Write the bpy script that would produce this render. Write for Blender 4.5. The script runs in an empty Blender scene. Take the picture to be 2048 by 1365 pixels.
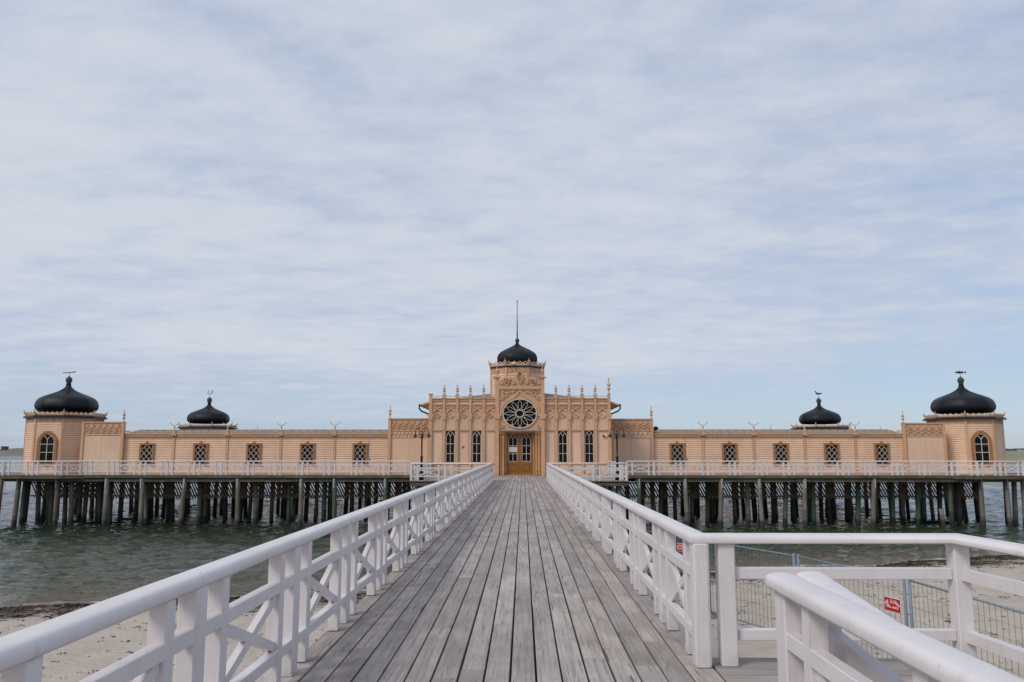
import bpy, bmesh, math, random
from math import sin, cos, tan, atan, pi, radians, sqrt
from mathutils import Vector, Matrix
R_ = random.Random(7)
S = bpy.context.scene
COL = S.collection

# ------------------------------------------------------------------ camera
FPX, PITCH = 1590.0, atan(220.8 / 1590.0)
YAW = atan(22 * cos(PITCH) / 1590.0)
EYE = 1.62
cam_d = bpy.data.cameras.new('camera')
cam_d.sensor_width = 36.0
cam_d.lens = FPX / 2048 * 36.0
cam_d.clip_end = 20000
cam_d.clip_start = 0.05
cam = bpy.data.objects.new('camera', cam_d)
COL.objects.link(cam)
cam.location = (0, 0, EYE)
cam.rotation_euler = (pi / 2 + PITCH, 0, YAW)
S.camera = cam

# ------------------------------------------------------------------ sky and sun
SUN_EL, SUN_AZ = radians(43), radians(228)      # azimuth clockwise from +Y
W = bpy.data.worlds.new('World')
S.world = W
W.use_nodes = True
nt = W.node_tree
nt.nodes.clear()
N = nt.nodes.new
L = nt.links.new


def wmath(op, a, b=None, c=None, clamp=False):
    n = N('ShaderNodeMath')
    n.operation = op
    n.use_clamp = clamp
    for i, v in enumerate((a, b, c)):
        if v is None:
            continue
        if isinstance(v, (int, float)):
            n.inputs[i].default_value = v
        else:
            L(v, n.inputs[i])
    return n.outputs[0]


def wnoise(vec, scale, detail, rough, dist=0.0):
    n = N('ShaderNodeTexNoise')
    n.inputs['Scale'].default_value = scale
    n.inputs['Detail'].default_value = detail
    n.inputs['Roughness'].default_value = rough
    n.inputs['Distortion'].default_value = dist
    L(vec, n.inputs['Vector'])
    return n.outputs['Fac']


def wramp(fac, a, b):
    n = N('ShaderNodeMapRange')
    n.interpolation_type = 'SMOOTHSTEP'
    n.inputs['From Min'].default_value = a
    n.inputs['From Max'].default_value = b
    L(fac, n.inputs['Value'])
    return n.outputs['Result']


sky = N('ShaderNodeTexSky')
sky.sky_type = 'NISHITA'
sky.sun_disc = False
sky.sun_elevation = SUN_EL
sky.sun_rotation = SUN_AZ
sky.air_density = 1.0
sky.dust_density = 0.6
sky.ozone_density = 1.6
tc = N('ShaderNodeTexCoord')
sep = N('ShaderNodeSeparateXYZ')
L(tc.outputs['Generated'], sep.inputs[0])
zc = wmath('MAXIMUM', sep.outputs[2], 0.0)
den = wmath('ADD', zc, 0.10)
cx = wmath('DIVIDE', sep.outputs[0], den)
cy = wmath('DIVIDE', sep.outputs[1], den)
comb = N('ShaderNodeCombineXYZ')
L(wmath('ADD', wmath('MULTIPLY', cx, 0.75), wmath('MULTIPLY', cy, 0.10)), comb.inputs[0])
L(cy, comb.inputs[1])
comb.inputs[2].default_value = 3.7
big = wnoise(comb.outputs[0], 0.50, 3.0, 0.5, 0.3)
mid = wnoise(comb.outputs[0], 2.6, 5.0, 0.55, 0.5)
rip = N('ShaderNodeCombineXYZ')     # cloudlets drawn out across the view
L(wmath('ADD', wmath('MULTIPLY', cx, 0.8), wmath('MULTIPLY', cy, 0.25)), rip.inputs[0])
L(wmath('ADD', wmath('MULTIPLY', cy, 1.05), wmath('MULTIPLY', cx, -0.15)), rip.inputs[1])
rip.inputs[2].default_value = 1.3
fine = wnoise(rip.outputs[0], 5.5, 6.0, 0.62, 0.2)
dens = wmath('ADD', wmath('MULTIPLY', big, 0.55), wmath('ADD', wmath('MULTIPLY', mid, 0.40), wmath('MULTIPLY', fine, 0.56)))
# thinner cover in the upper right and low over the horizon, as in the photograph
dens = wmath('ADD', dens, wmath('MULTIPLY', wramp(sep.outputs[0], 0.05, 0.55), -0.19))
low = wramp(sep.outputs[2], 0.01, 0.135)
dens = wmath('ADD', dens, wmath('MULTIPLY', wmath('SUBTRACT', low, 1.0), 0.36))
mask = wramp(dens, 0.20, 0.84)
mask = wmath('MULTIPLY', mask, 0.96)
cloud = N('ShaderNodeMix')
cloud.data_type = 'RGBA'
cloud.inputs[6].default_value = (4.75, 5.22, 6.15, 1)
cloud.inputs[7].default_value = (5.55, 5.90, 6.5, 1)
L(wramp(dens, 0.52, 1.02), cloud.inputs[0])
base = N('ShaderNodeMix')
base.data_type = 'RGBA'
L(mask, base.inputs[0])
veil = N('ShaderNodeMix')          # thin high haze that pales the clear sky
veil.data_type = 'RGBA'
veil.inputs[0].default_value = 0.62
L(sky.outputs[0], veil.inputs[6])
veil.inputs[7].default_value = (2.9, 4.05, 5.9, 1)
L(veil.outputs[2], base.inputs[6])
L(cloud.outputs[2], base.inputs[7])
bg = N('ShaderNodeBackground')
bg.inputs['Strength'].default_value = 0.10
L(base.outputs[2], bg.inputs['Color'])
wo = N('ShaderNodeOutputWorld')
L(bg.outputs[0], wo.inputs['Surface'])

sun_d = bpy.data.lights.new('sun', 'SUN')
sun_d.energy = 1.5
sun_d.angle = radians(20)
sun_d.color = (1.0, 0.93, 0.84)
sun = bpy.data.objects.new('sun', sun_d)
COL.objects.link(sun)
sd = Vector((sin(SUN_AZ) * cos(SUN_EL), cos(SUN_AZ) * cos(SUN_EL), sin(SUN_EL)))
sun.rotation_euler = sd.to_track_quat('Z', 'Y').to_euler()
sun.location = (0, 0, 40)

S.view_settings.view_transform = 'Standard'
S.view_settings.look = 'None'
S.view_settings.exposure = 0.24
S.view_settings.gamma = 1
S.view_settings.use_curve_mapping = False
try:
    S.cycles.max_bounces = 6
    S.cycles.use_denoising = True
except Exception:
    pass

# ------------------------------------------------------------------ pixel ray to a point on a plane of the place
def ray(px, py):
    x = (px - 1024) / FPX
    y = (682.5 - py) / FPX
    d = (x, cos(PITCH) - y * sin(PITCH), sin(PITCH) + y * cos(PITCH))
    c, s = cos(YAW), sin(YAW)
    return (d[0] * c - d[1] * s, d[0] * s + d[1] * c, d[2])


def at(px, py, Y):
    d = ray(px, py)
    t = Y / d[1]
    return (d[0] * t, EYE + d[2] * t)


def XX(px, py, Y):
    return at(px, py, Y)[0]


def ZZ(py, Y, px=1046):
    return at(px, py, Y)[1]


# ------------------------------------------------------------------ materials
def srgb(r, g, b):
    f = lambda v: ((v / 255 + 0.055) / 1.055) ** 2.4 if v > 10 else v / 255 / 12.92
    return (f(r), f(g), f(b), 1)


class Mat:
    """small node helper: world-position based procedural materials"""

    def __init__(s, name, rough=0.6, spec=0.35, metal=0.0):
        s.m = bpy.data.materials.new(name)
        s.m.use_nodes = True
        s.t = s.m.node_tree
        s.p = s.t.nodes['Principled BSDF']
        s.p.inputs['Roughness'].default_value = rough
        s.p.inputs['Specular IOR Level'].default_value = spec
        s.p.inputs['Metallic'].default_value = metal
        s.g = s.t.nodes.new('ShaderNodeNewGeometry')
        s.oi = s.t.nodes.new('ShaderNodeObjectInfo')

    def val(s, sock, v):
        if isinstance(v, (int, float, tuple)):
            sock.default_value = v
        else:
            s.t.links.new(v, sock)

    def math(s, op, a, b=None, clamp=False):
        n = s.t.nodes.new('ShaderNodeMath')
        n.operation = op
        n.use_clamp = clamp
        s.val(n.inputs[0], a)
        if b is not None:
            s.val(n.inputs[1], b)
        return n.outputs[0]

    def vec(s, scale=(1, 1, 1), rand=0.0, src=None):
        n = s.t.nodes.new('ShaderNodeVectorMath')
        n.operation = 'MULTIPLY'
        s.t.links.new(src or s.g.outputs['Position'], n.inputs[0])
        n.inputs[1].default_value = scale
        if not rand:
            return n.outputs[0]
        a = s.t.nodes.new('ShaderNodeVectorMath')
        a.operation = 'ADD'
        s.t.links.new(n.outputs[0], a.inputs[0])
        s.t.links.new(s.math('MULTIPLY', s.oi.outputs['Random'], rand), a.inputs[1])
        return a.outputs[0]

    def noise(s, vec, scale=1.0, detail=4.0, rough=0.55, dist=0.0):
        n = s.t.nodes.new('ShaderNodeTexNoise')
        s.t.links.new(vec, n.inputs['Vector'])
        n.inputs['Scale'].default_value = scale
        n.inputs['Detail'].default_value = detail
        n.inputs['Roughness'].default_value = rough
        n.inputs['Distortion'].default_value = dist
        return n.outputs['Fac']

    def rng(s, v, a, b, c=0.0, d=1.0, smooth=True):
        n = s.t.nodes.new('ShaderNodeMapRange')
        if smooth:
            n.interpolation_type = 'SMOOTHSTEP'
        s.val(n.inputs['Value'], v)
        for k, x in zip(('From Min', 'From Max', 'To Min', 'To Max'), (a, b, c, d)):
            n.inputs[k].default_value = x
        return n.outputs['Result']

    def mix(s, f, a, b, mode='MIX'):
        n = s.t.nodes.new('ShaderNodeMix')
        n.data_type = 'RGBA'
        n.blend_type = mode
        s.val(n.inputs[0], f)
        s.val(n.inputs[6], a)
        s.val(n.inputs[7], b)
        return n.outputs[2]

    def base(s, c):
        s.val(s.p.inputs['Base Color'], c)

    def bump(s, h, strength=0.3, dist=0.01):
        n = s.t.nodes.new('ShaderNodeBump')
        n.inputs['Strength'].default_value = strength
        n.inputs['Distance'].default_value = dist
        s.t.links.new(h, n.inputs['Height'])
        s.t.links.new(n.outputs[0], s.p.inputs['Normal'])


def paint(name, col, dirt=(0.3, 0.25, 0.2, 1), amt=0.35, rough=0.55, scale=1.2, var=0.10):
    m = Mat(name, rough, 0.3)
    n1 = m.noise(m.vec((1, 1, 0.5)), scale, 5, 0.6, 0.5)
    n2 = m.noise(m.vec((1, 1, 0.16)), scale * 6, 4, 0.65)
    c = m.mix(m.rng(n1, 0.3, 0.75, 0, amt * 0.6), col, dirt)
    c = m.mix(m.rng(n2, 0.62, 0.82, 0, amt * 0.55), c, dirt)
    c = m.mix(1.0, c, m.mix(m.oi.outputs['Random'], (1 - var, 1 - var, 1 - var, 1), (1, 1, 1, 1)), 'MULTIPLY')
    m.base(c)
    m.bump(n2, 0.15, 0.01)
    return m.m


M_SIDE = paint('peach_siding_paint', (0.775, 0.520, 0.358, 1), (0.54, 0.35, 0.24, 1), 0.7, 0.6, 1.3, 0.05)
M_PANEL = paint('peach_panel_paint', (0.755, 0.525, 0.375, 1), (0.50, 0.34, 0.25, 1), 0.7, 0.6, 0.9, 0.04)
M_TRIM = paint('tan_trim_paint', (0.63, 0.375, 0.225, 1), (0.42, 0.24, 0.13, 1), 0.6, 0.55, 1.5, 0.06)
M_CARVE = paint('carved_ornament_paint', (0.64, 0.405, 0.250, 1), (0.36, 0.21, 0.12, 1), 0.5, 0.6, 2.5, 0.05)
M_FRAME = paint('window_surround_paint', (0.36, 0.165, 0.065, 1), (0.22, 0.11, 0.05, 1), 0.5, 0.55, 2.0, 0.05)
M_PALE = paint('pale_glazing_bar_paint', (0.62, 0.52, 0.43, 1), (0.45, 0.36, 0.28, 1), 0.3)
M_DOOR = paint('ochre_door_paint', (0.30, 0.125, 0.028, 1), (0.18, 0.08, 0.025, 1), 0.4, 0.4, 2.0)
M_COLUMN = paint('orange_column_paint', (0.60, 0.32, 0.155, 1), (0.33, 0.16, 0.08, 1), 0.5, 0.5, 2.0)
M_DOME = paint('black_roofing_felt', (0.0045, 0.006, 0.0095, 1), (0.013, 0.015, 0.020, 1), 0.5, 0.5, 1.6, 0.0)
M_EAVE = paint('black_sheet_metal', (0.012, 0.015, 0.020, 1), (0.03, 0.035, 0.04, 1), 0.5, 0.4, 1.6, 0.0)
M_ROOF = paint('grey_roofing', (0.13, 0.15, 0.16, 1), (0.20, 0.23, 0.20, 1), 0.6, 0.8, 1.0, 0.0)
M_COPPER = paint('weathered_copper', (0.055, 0.075, 0.07, 1), (0.03, 0.035, 0.035, 1), 0.8, 0.6, 6)
M_IRON = paint('dark_green_iron', (0.010, 0.014, 0.014, 1), (0.03, 0.035, 0.03, 1), 0.4, 0.35, 5)
M_LEDGE = paint('grey_lead_flashing', (0.32, 0.27, 0.27, 1), (0.2, 0.17, 0.17, 1), 0.4)
M_PAPER = paint('white_paper', (0.62, 0.66, 0.72, 1), (0.5, 0.5, 0.5, 1), 0.1)
M_GALV = paint('galvanised_steel', (0.20, 0.26, 0.31, 1), (0.12, 0.15, 0.17, 1), 0.6, 0.42, 9)
M_WIRE = paint('galvanised_wire', (0.19, 0.185, 0.17, 1), (0.12, 0.11, 0.10, 1), 0.4, 0.5, 9)
M_RED = paint('red_sign_face', (0.52, 0.012, 0.018, 1), (0.35, 0.01, 0.01, 1), 0.3, 0.4)
M_WHITEPRINT = paint('white_sign_print', (0.75, 0.70, 0.70, 1), (0.6, 0.5, 0.5, 1), 0.2)
M_BRACKET = paint('pale_bracket', (0.42, 0.43, 0.45, 1), (0.25, 0.25, 0.26, 1), 0.6, 0.6, 8)


def glass_mat():
    m = Mat('dark_window_glass', 0.22, 0.12)
    n = m.noise(m.vec((1, 1, 1), 30), 1.4, 3)
    m.base(m.mix(m.rng(n, 0.35, 0.7), (0.004, 0.004, 0.005, 1), (0.018, 0.017, 0.018, 1)))
    m.bump(m.noise(m.vec((1, 1, 1)), 2.2, 2), 0.12, 0.02)
    return m.m


M_GLASS = glass_mat()


def white_paint():
    m = Mat('white_railing_paint', 0.38, 0.4)
    P = m.vec((1, 1, 1))
    n1 = m.noise(P, 2.2, 5, 0.6)
    streak = m.noise(m.vec((9, 9, 0.8), 20), 1.6, 4, 0.6)
    c = m.mix(m.rng(n1, 0.35, 0.75), (0.70, 0.660, 0.665, 1), (0.63, 0.585, 0.590, 1))
    c = m.mix(m.rng(streak, 0.52, 0.8, 0, 0.5), c, (0.53, 0.48, 0.46, 1))
    crk = m.noise(m.vec((38, 38, 0.9), 30), 1.0, 3, 0.5)
    c = m.mix(m.rng(crk, 0.715, 0.735, 0, 0.55), c, (0.30, 0.26, 0.23, 1))
    # dirt and green growth towards the deck
    sp = m.t.nodes.new('ShaderNodeSeparateXYZ')
    m.t.links.new(m.g.outputs['Position'], sp.inputs[0])
    lowf = m.rng(sp.outputs[2], 0.0, 0.17, 1, 0)
    c = m.mix(m.math('MULTIPLY', lowf, m.rng(m.noise(P, 9, 5, 0.7), 0.35, 0.7, 0.05, 0.5)), c, (0.30, 0.29, 0.22, 1))
    # flaked spots
    fl = m.noise(m.vec((1, 1, 0.55)), 11, 6, 0.7, 0.6)
    c = m.mix(m.rng(fl, 0.69, 0.705), c, (0.26, 0.21, 0.18, 1))
    knots = m.noise(P, 5.0, 2, 0.4)
    c = m.mix(m.rng(knots, 0.76, 0.80, 0, 0.25), c, (0.45, 0.35, 0.30, 1))
    m.base(c)
    h = m.math('ADD', m.math('MULTIPLY', m.noise(m.vec((25, 25, 3)), 1.5, 4), 0.5), m.math('MULTIPLY', m.rng(fl, 0.685, 0.71), -1.0))
    m.bump(h, 0.22, 0.004)
    return m.m


M_WHITE = white_paint()


def deck_wood(name, axis, ca, cb, cc):
    """weathered grey boards; grain runs along the given world axis"""
    m = Mat(name, 0.72, 0.25)
    long_, across = (0.35, 14.0)
    sc = (across, long_, across) if axis == 'y' else (long_, across, across)
    V = m.vec(sc, 60)
    V2 = m.vec((sc[0] * (0.24 if axis == 'y' else 0.45), sc[1] * (0.45 if axis == 'y' else 0.24), sc[2] * 0.24), 60)
    warp = m.noise(V2, 1.3, 3, 0.5)
    # cathedral grain: contour lines of a slowly varying field
    ring = m.math('SINE', m.math('MULTIPLY', warp, 95.0))
    ring = m.rng(ring, 0.35, 0.95)
    g = m.noise(V, 3.0, 6, 0.65)
    blot = m.noise(m.vec((2.0, 0.9, 2.0) if axis == 'y' else (0.9, 2.0, 2.0), 60), 1.5, 5, 0.6, 0.4)
    c = m.mix(m.rng(blot, 0.3, 0.7), ca, cb)
    tint = m.mix(m.oi.outputs['Random'], (0.76, 0.75, 0.76, 1), (1.08, 1.06, 1.05, 1))
    c = m.mix(1.0, c, tint, 'MULTIPLY')
    c = m.mix(m.rng(g, 0.42, 0.75, 0, 0.7), c, cc)
    c = m.mix(m.math('MULTIPLY', ring, m.rng(m.noise(m.vec((3, 0.7, 3) if axis == 'y' else (0.7, 3, 3), 60), 1.1, 2), 0.42, 0.62, 0.0, 0.50)), c, cc)
    crack = m.noise(m.vec((60, 1.3, 60) if axis == 'y' else (1.3, 60, 60), 60), 1.0, 3, 0.5)
    c = m.mix(m.rng(crack, 0.66, 0.72, 0, 0.8), c, (0.035, 0.032, 0.030, 1))
    green = m.noise(m.vec((0.6, 0.35, 0.6)), 1.0, 4)
    c = m.mix(m.rng(green, 0.58, 0.75, 0, 0.35), c, (0.13, 0.14, 0.085, 1))
    scuff = m.noise(m.vec((6, 3, 6)), 2.5, 5, 0.75)
    c = m.mix(m.rng(scuff, 0.66, 0.76, 0, 0.35), c, (0.42, 0.40, 0.39, 1))
    m.base(c)
    h = m.math('ADD', m.math('MULTIPLY', g, 0.7), m.math('MULTIPLY', m.rng(crack, 0.70, 0.76), -1.2))
    m.bump(h, 0.5, 0.004)
    return m.m


M_DECK = deck_wood('weathered_deck_boards', 'y', (0.345, 0.300, 0.277, 1), (0.475, 0.428, 0.405, 1), (0.175, 0.148, 0.134, 1))
M_LAND = deck_wood('weathered_landing_boards', 'x', (0.33, 0.295, 0.275, 1), (0.43, 0.39, 0.37, 1), (0.15, 0.135, 0.125, 1))
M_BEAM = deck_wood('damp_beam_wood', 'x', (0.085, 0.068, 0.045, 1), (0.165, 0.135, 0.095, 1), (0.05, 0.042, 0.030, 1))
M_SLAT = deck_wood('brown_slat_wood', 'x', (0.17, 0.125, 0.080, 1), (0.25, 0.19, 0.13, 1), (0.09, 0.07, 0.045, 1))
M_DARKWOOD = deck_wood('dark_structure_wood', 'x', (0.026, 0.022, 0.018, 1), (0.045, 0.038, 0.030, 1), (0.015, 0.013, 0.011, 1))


def pile_mat(name, top, low, band=-2.2):
    m = Mat(name, 0.7, 0.3)
    sp = m.t.nodes.new('ShaderNodeSeparateXYZ')
    m.t.links.new(m.g.outputs['Position'], sp.inputs[0])
    n = m.noise(m.vec((2.0, 2.0, 0.5), 40), 1.6, 5, 0.65, 0.5)
    z = m.math('ADD', sp.outputs[2], m.math('MULTIPLY', m.oi.outputs['Random'], 0.9))
    f = m.rng(m.math('ADD', z, m.math('MULTIPLY', n, 0.25)), band - 0.02, band + 0.05)
    c = m.mix(f, low, top)
    c = m.mix(m.rng(n, 0.35, 0.7, 0, 0.55), c, (0.07, 0.06, 0.045, 1))
    wet = m.rng(m.math('ADD', sp.outputs[2], m.math('MULTIPLY', n, 0.3)), -3.05, -2.75, 0.75, 0)
    c = m.mix(wet, c, (0.018, 0.018, 0.014, 1))
    m.base(c)
    m.bump(m.noise(m.vec((8, 8, 0.8), 40), 2.0, 5, 0.7), 0.6, 0.02)
    return m.m


M_PILE_GREY = pile_mat('grey_pile_wood', (0.23, 0.205, 0.18, 1), (0.12, 0.125, 0.12, 1))
M_PILE_BROWN = pile_mat('brown_pile_wood', (0.18, 0.15, 0.115, 1), (0.115, 0.095, 0.08, 1))
M_PILE_GREEN = pile_mat('green_pile_sleeve', (0.080, 0.125, 0.085, 1), (0.028, 0.058, 0.055, 1))
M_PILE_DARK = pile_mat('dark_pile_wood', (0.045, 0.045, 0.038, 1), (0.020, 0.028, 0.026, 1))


# ------------------------------------------------------------------ mesh building
class MB:
    def __init__(s, M=None):
        s.v, s.f, s.M, s.sm = [], [], M, []

    def add(s, vs, fs, smooth=False):
        o = len(s.v)
        if s.M is not None:
            vs = [tuple(s.M @ Vector(v)) for v in vs]
        s.v.extend(vs)
        s.f.extend([tuple(i + o for i in f) for f in fs])
        s.sm.extend([smooth] * len(fs))
        return s

    def box(s, x0, x1, y0, y1, z0, z1):
        v = [(x0, y0, z0), (x1, y0, z0), (x1, y1, z0), (x0, y1, z0), (x0, y0, z1), (x1, y0, z1), (x1, y1, z1), (x0, y1, z1)]
        return s.add(v, [(0, 3, 2, 1), (4, 5, 6, 7), (0, 1, 5, 4), (1, 2, 6, 5), (2, 3, 7, 6), (3, 0, 4, 7)])

    def cbox(s, x0, x1, y0, y1, z0, z1, c=0.006):
        """box with chamfered edges"""
        bm = bmesh.new()
        vs = [bm.verts.new(p) for p in ((x0, y0, z0), (x1, y0, z0), (x1, y1, z0), (x0, y1, z0), (x0, y0, z1), (x1, y0, z1), (x1, y1, z1), (x0, y1, z1))]
        for q in [(0, 3, 2, 1), (4, 5, 6, 7), (0, 1, 5, 4), (1, 2, 6, 5), (2, 3, 7, 6), (3, 0, 4, 7)]:
            bm.faces.new([vs[i] for i in q])
        bmesh.ops.bevel(bm, geom=list(bm.edges), offset=c, segments=1, affect='EDGES')
        bm.verts.index_update()
        s.add([tuple(v.co) for v in bm.verts], [tuple(v.index for v in f.verts) for f in bm.faces])
        bm.free()
        return s

    def beam(s, p, q, w, h, up=(0, 0, 1), ext=0.0):
        p, q = Vector(p), Vector(q)
        d = (q - p).normalized()
        p, q = p - d * ext, q + d * ext
        u = Vector(up)
        r = d.cross(u)
        if r.length < 1e-5:
            r = d.cross(Vector((0, 1, 0)))
        r.normalize()
        u = r.cross(d)
        v = [tuple(a + r * sx * w / 2 + u * sz * h / 2) for a in (p, q) for sx, sz in ((-1, -1), (1, -1), (1, 1), (-1, 1))]
        return s.add(v, [(0, 1, 2, 3), (7, 6, 5, 4), (0, 4, 5, 1), (1, 5, 6, 2), (2, 6, 7, 3), (3, 7, 4, 0)])

    def prism(s, pts, y0, y1):
        """outline in XZ extruded from y0 (front) to y1"""
        n = len(pts)
        v = [(x, y0, z) for x, z in pts] + [(x, y1, z) for x, z in pts]
        f = [tuple(range(n)), tuple(range(2 * n - 1, n - 1, -1))] + [(i, n + i, n + (i + 1) % n, (i + 1) % n) for i in range(n)]
        return s.add(v, f)

    def strip(s, pts, w, y0, y1, closed=False):
        """a flat band of width w following an XZ polyline"""
        n = len(pts)
        Lp, Rp = [], []
        for i in range(n):
            if closed:
                a, b = Vector(pts[i - 1]), Vector(pts[(i + 1) % n])
            else:
                a, b = Vector(pts[max(i - 1, 0)]), Vector(pts[min(i + 1, n - 1)])
            d = (b - a)
            if d.length < 1e-9:
                d = Vector((1, 0))
            d.normalize()
            nn = Vector((-d.y, d.x)) * w / 2
            p = Vector(pts[i])
            Lp.append(p + nn)
            Rp.append(p - nn)
        v, f = [], []
        for i in range(n):
            v += [(Lp[i].x, y0, Lp[i].y), (Rp[i].x, y0, Rp[i].y), (Rp[i].x, y1, Rp[i].y), (Lp[i].x, y1, Lp[i].y)]
        m = n if closed else n - 1
        for i in range(m):
            a, b = 4 * i, 4 * ((i + 1) % n)
            f += [(a, b, b + 1, a + 1), (a + 1, b + 1, b + 2, a + 2), (a + 3, a + 2, b + 2, b + 3), (a, a + 3, b + 3, b)]
        if not closed:
            f += [(0, 1, 2, 3), (4 * n - 1, 4 * n - 2, 4 * n - 3, 4 * n - 4)]
        return s.add(v, f)

    def lathe(s, prof, cx, cy, cz, seg=10, rot=0.0, smooth=True, tilt=None):
        v, f = [], []
        for r, z in prof:
            for k in range(seg):
                a = rot + 2 * pi * k / seg
                p = Vector((r * cos(a), r * sin(a), z))
                if tilt is not None:
                    p = tilt @ p
                v.append((cx + p.x, cy + p.y, cz + p.z))
        for i in range(len(prof) - 1):
            for k in range(seg):
                a, b = i * seg + k, i * seg + (k + 1) % seg
                f.append((a, b, b + seg, a + seg))
        f.append(tuple(range(seg))[::-1])
        f.append(tuple((len(prof) - 1) * seg + k for k in range(seg)))
        return s.add(v, f, smooth)

    def tube(s, pts, r, seg=6):
        pts = [Vector(p) for p in pts]
        v, f = [], []
        prev = None
        for i, p in enumerate(pts):
            d = (pts[min(i + 1, len(pts) - 1)] - pts[max(i - 1, 0)]).normalized()
            u = Vector((0, 0, 1)) if abs(d.z) < 0.9 else Vector((0, 1, 0))
            if prev is not None:
                u = prev
            a = d.cross(u).normalized()
            b = a.cross(d).normalized()
            prev = b
            rr = r[i] if isinstance(r, (list, tuple)) else r
            for k in range(seg):
                t = 2 * pi * k / seg
                v.append(tuple(p + a * cos(t) * rr + b * sin(t) * rr))
        n = len(pts)
        for i in range(n - 1):
            for k in range(seg):
                a, b = i * seg + k, i * seg + (k + 1) % seg
                f.append((a, b, b + seg, a + seg))
        f += [tuple(range(seg))[::-1], tuple((n - 1) * seg + k for k in range(seg))]
        return s.add(v, f, True)

    def mesh(s, name, mat, fix=True):
        me = bpy.data.meshes.new(name)
        me.from_pydata([tuple(v) for v in s.v], [], s.f)
        if fix:
            bm = bmesh.new()
            bm.from_mesh(me)
            bmesh.ops.recalc_face_normals(bm, faces=bm.faces)
            bm.to_mesh(me)
            bm.free()
        me.polygons.foreach_set('use_smooth', s.sm)
        me.materials.append(mat)
        me.update()
        return me

    def build(s, name, mat, parent=None, label=None, kind=None, fix=True):
        return inst(name, s.mesh(name, mat, fix), parent, label=label, kind=kind)


ORG = {}


def inst(name, me, parent=None, loc=(0, 0, 0), rz=0.0, rot=None, label=None, kind=None, scale=None):
    o = bpy.data.objects.new(name, me)
    COL.objects.link(o)
    o.location = loc
    o.rotation_euler = rot if rot is not None else (0, 0, rz)
    if scale:
        o.scale = scale
    ORG[o.name] = Vector(loc)
    if parent is not None:
        o.parent = parent
        o.matrix_parent_inverse = Matrix.Translation(-ORG[parent.name])
    if label:
        o['label'] = label
    if kind:
        o['kind'] = kind
    return o


def thing(name, label, cat, loc=(0, 0, 0), group=None):
    o = bpy.data.objects.new(name, None)
    COL.objects.link(o)
    o.empty_display_size = 0.2
    o.location = loc
    ORG[o.name] = Vector(loc)
    o['label'], o['category'] = label, cat
    if group:
        o['group'] = group
    return o


def tag(o, label, cat, group=None, kind=None):
    o['label'], o['category'] = label, cat
    if group:
        o['group'] = group
    if kind:
        o['kind'] = kind
    return o


# ------------------------------------------------------------------ ground: beach, sea, far shores
ZW = -3.45                                    # water level below the deck


def shore_y(x):
    return 32 + 0.335 * max(-60, min(60, x)) + 0.5 * sin(x * 0.35) + 0.25 * sin(x * 1.1 + 1)


def sand_z(x, y):
    s = (shore_y(x) - y) * 0.948
    if s >= 0:
        z = ZW + 0.030 * s if s < 30 else ZW + 0.9 + (s - 30) * 0.012
        z = min(z, -2.0)
    else:
        z = ZW + 0.055 * s
    return max(z, -9)


def axis_pts(lo, hi, a, b, step):
    p, x = [], a
    while x <= b:
        p.append(x)
        x += step
    d, x = step, b
    while x < hi:
        d *= 1.35
        x += d
        p.append(min(x, hi))
    d, x = step, a
    while x > lo:
        d *= 1.35
        x -= d
        p.insert(0, max(x, lo))
    return p


from mathutils import noise as mn
xs = axis_pts(-6000, 6000, -24, 30, 0.3)
ys = axis_pts(-6000, 400, -4, 42, 0.3)
vs, fs = [], []
for j, y in enumerate(ys):
    for i, x in enumerate(xs):
        z = sand_z(x, y)
        if -30 < x < 36 and -8 < y < 45:
            z += 0.05 * mn.noise(Vector((x * 0.35, y * 0.35, 0))) + 0.03 * mn.noise(Vector((x * 1.3, y * 1.3, 4)))
        vs.append((x, y, z))
nx = len(xs)
for j in range(len(ys) - 1):
    for i in range(nx - 1):
        a = j * nx + i
        fs.append((a, a + 1, a + 1 + nx, a + nx))
mb = MB()
mb.add(vs, fs, True)


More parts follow.
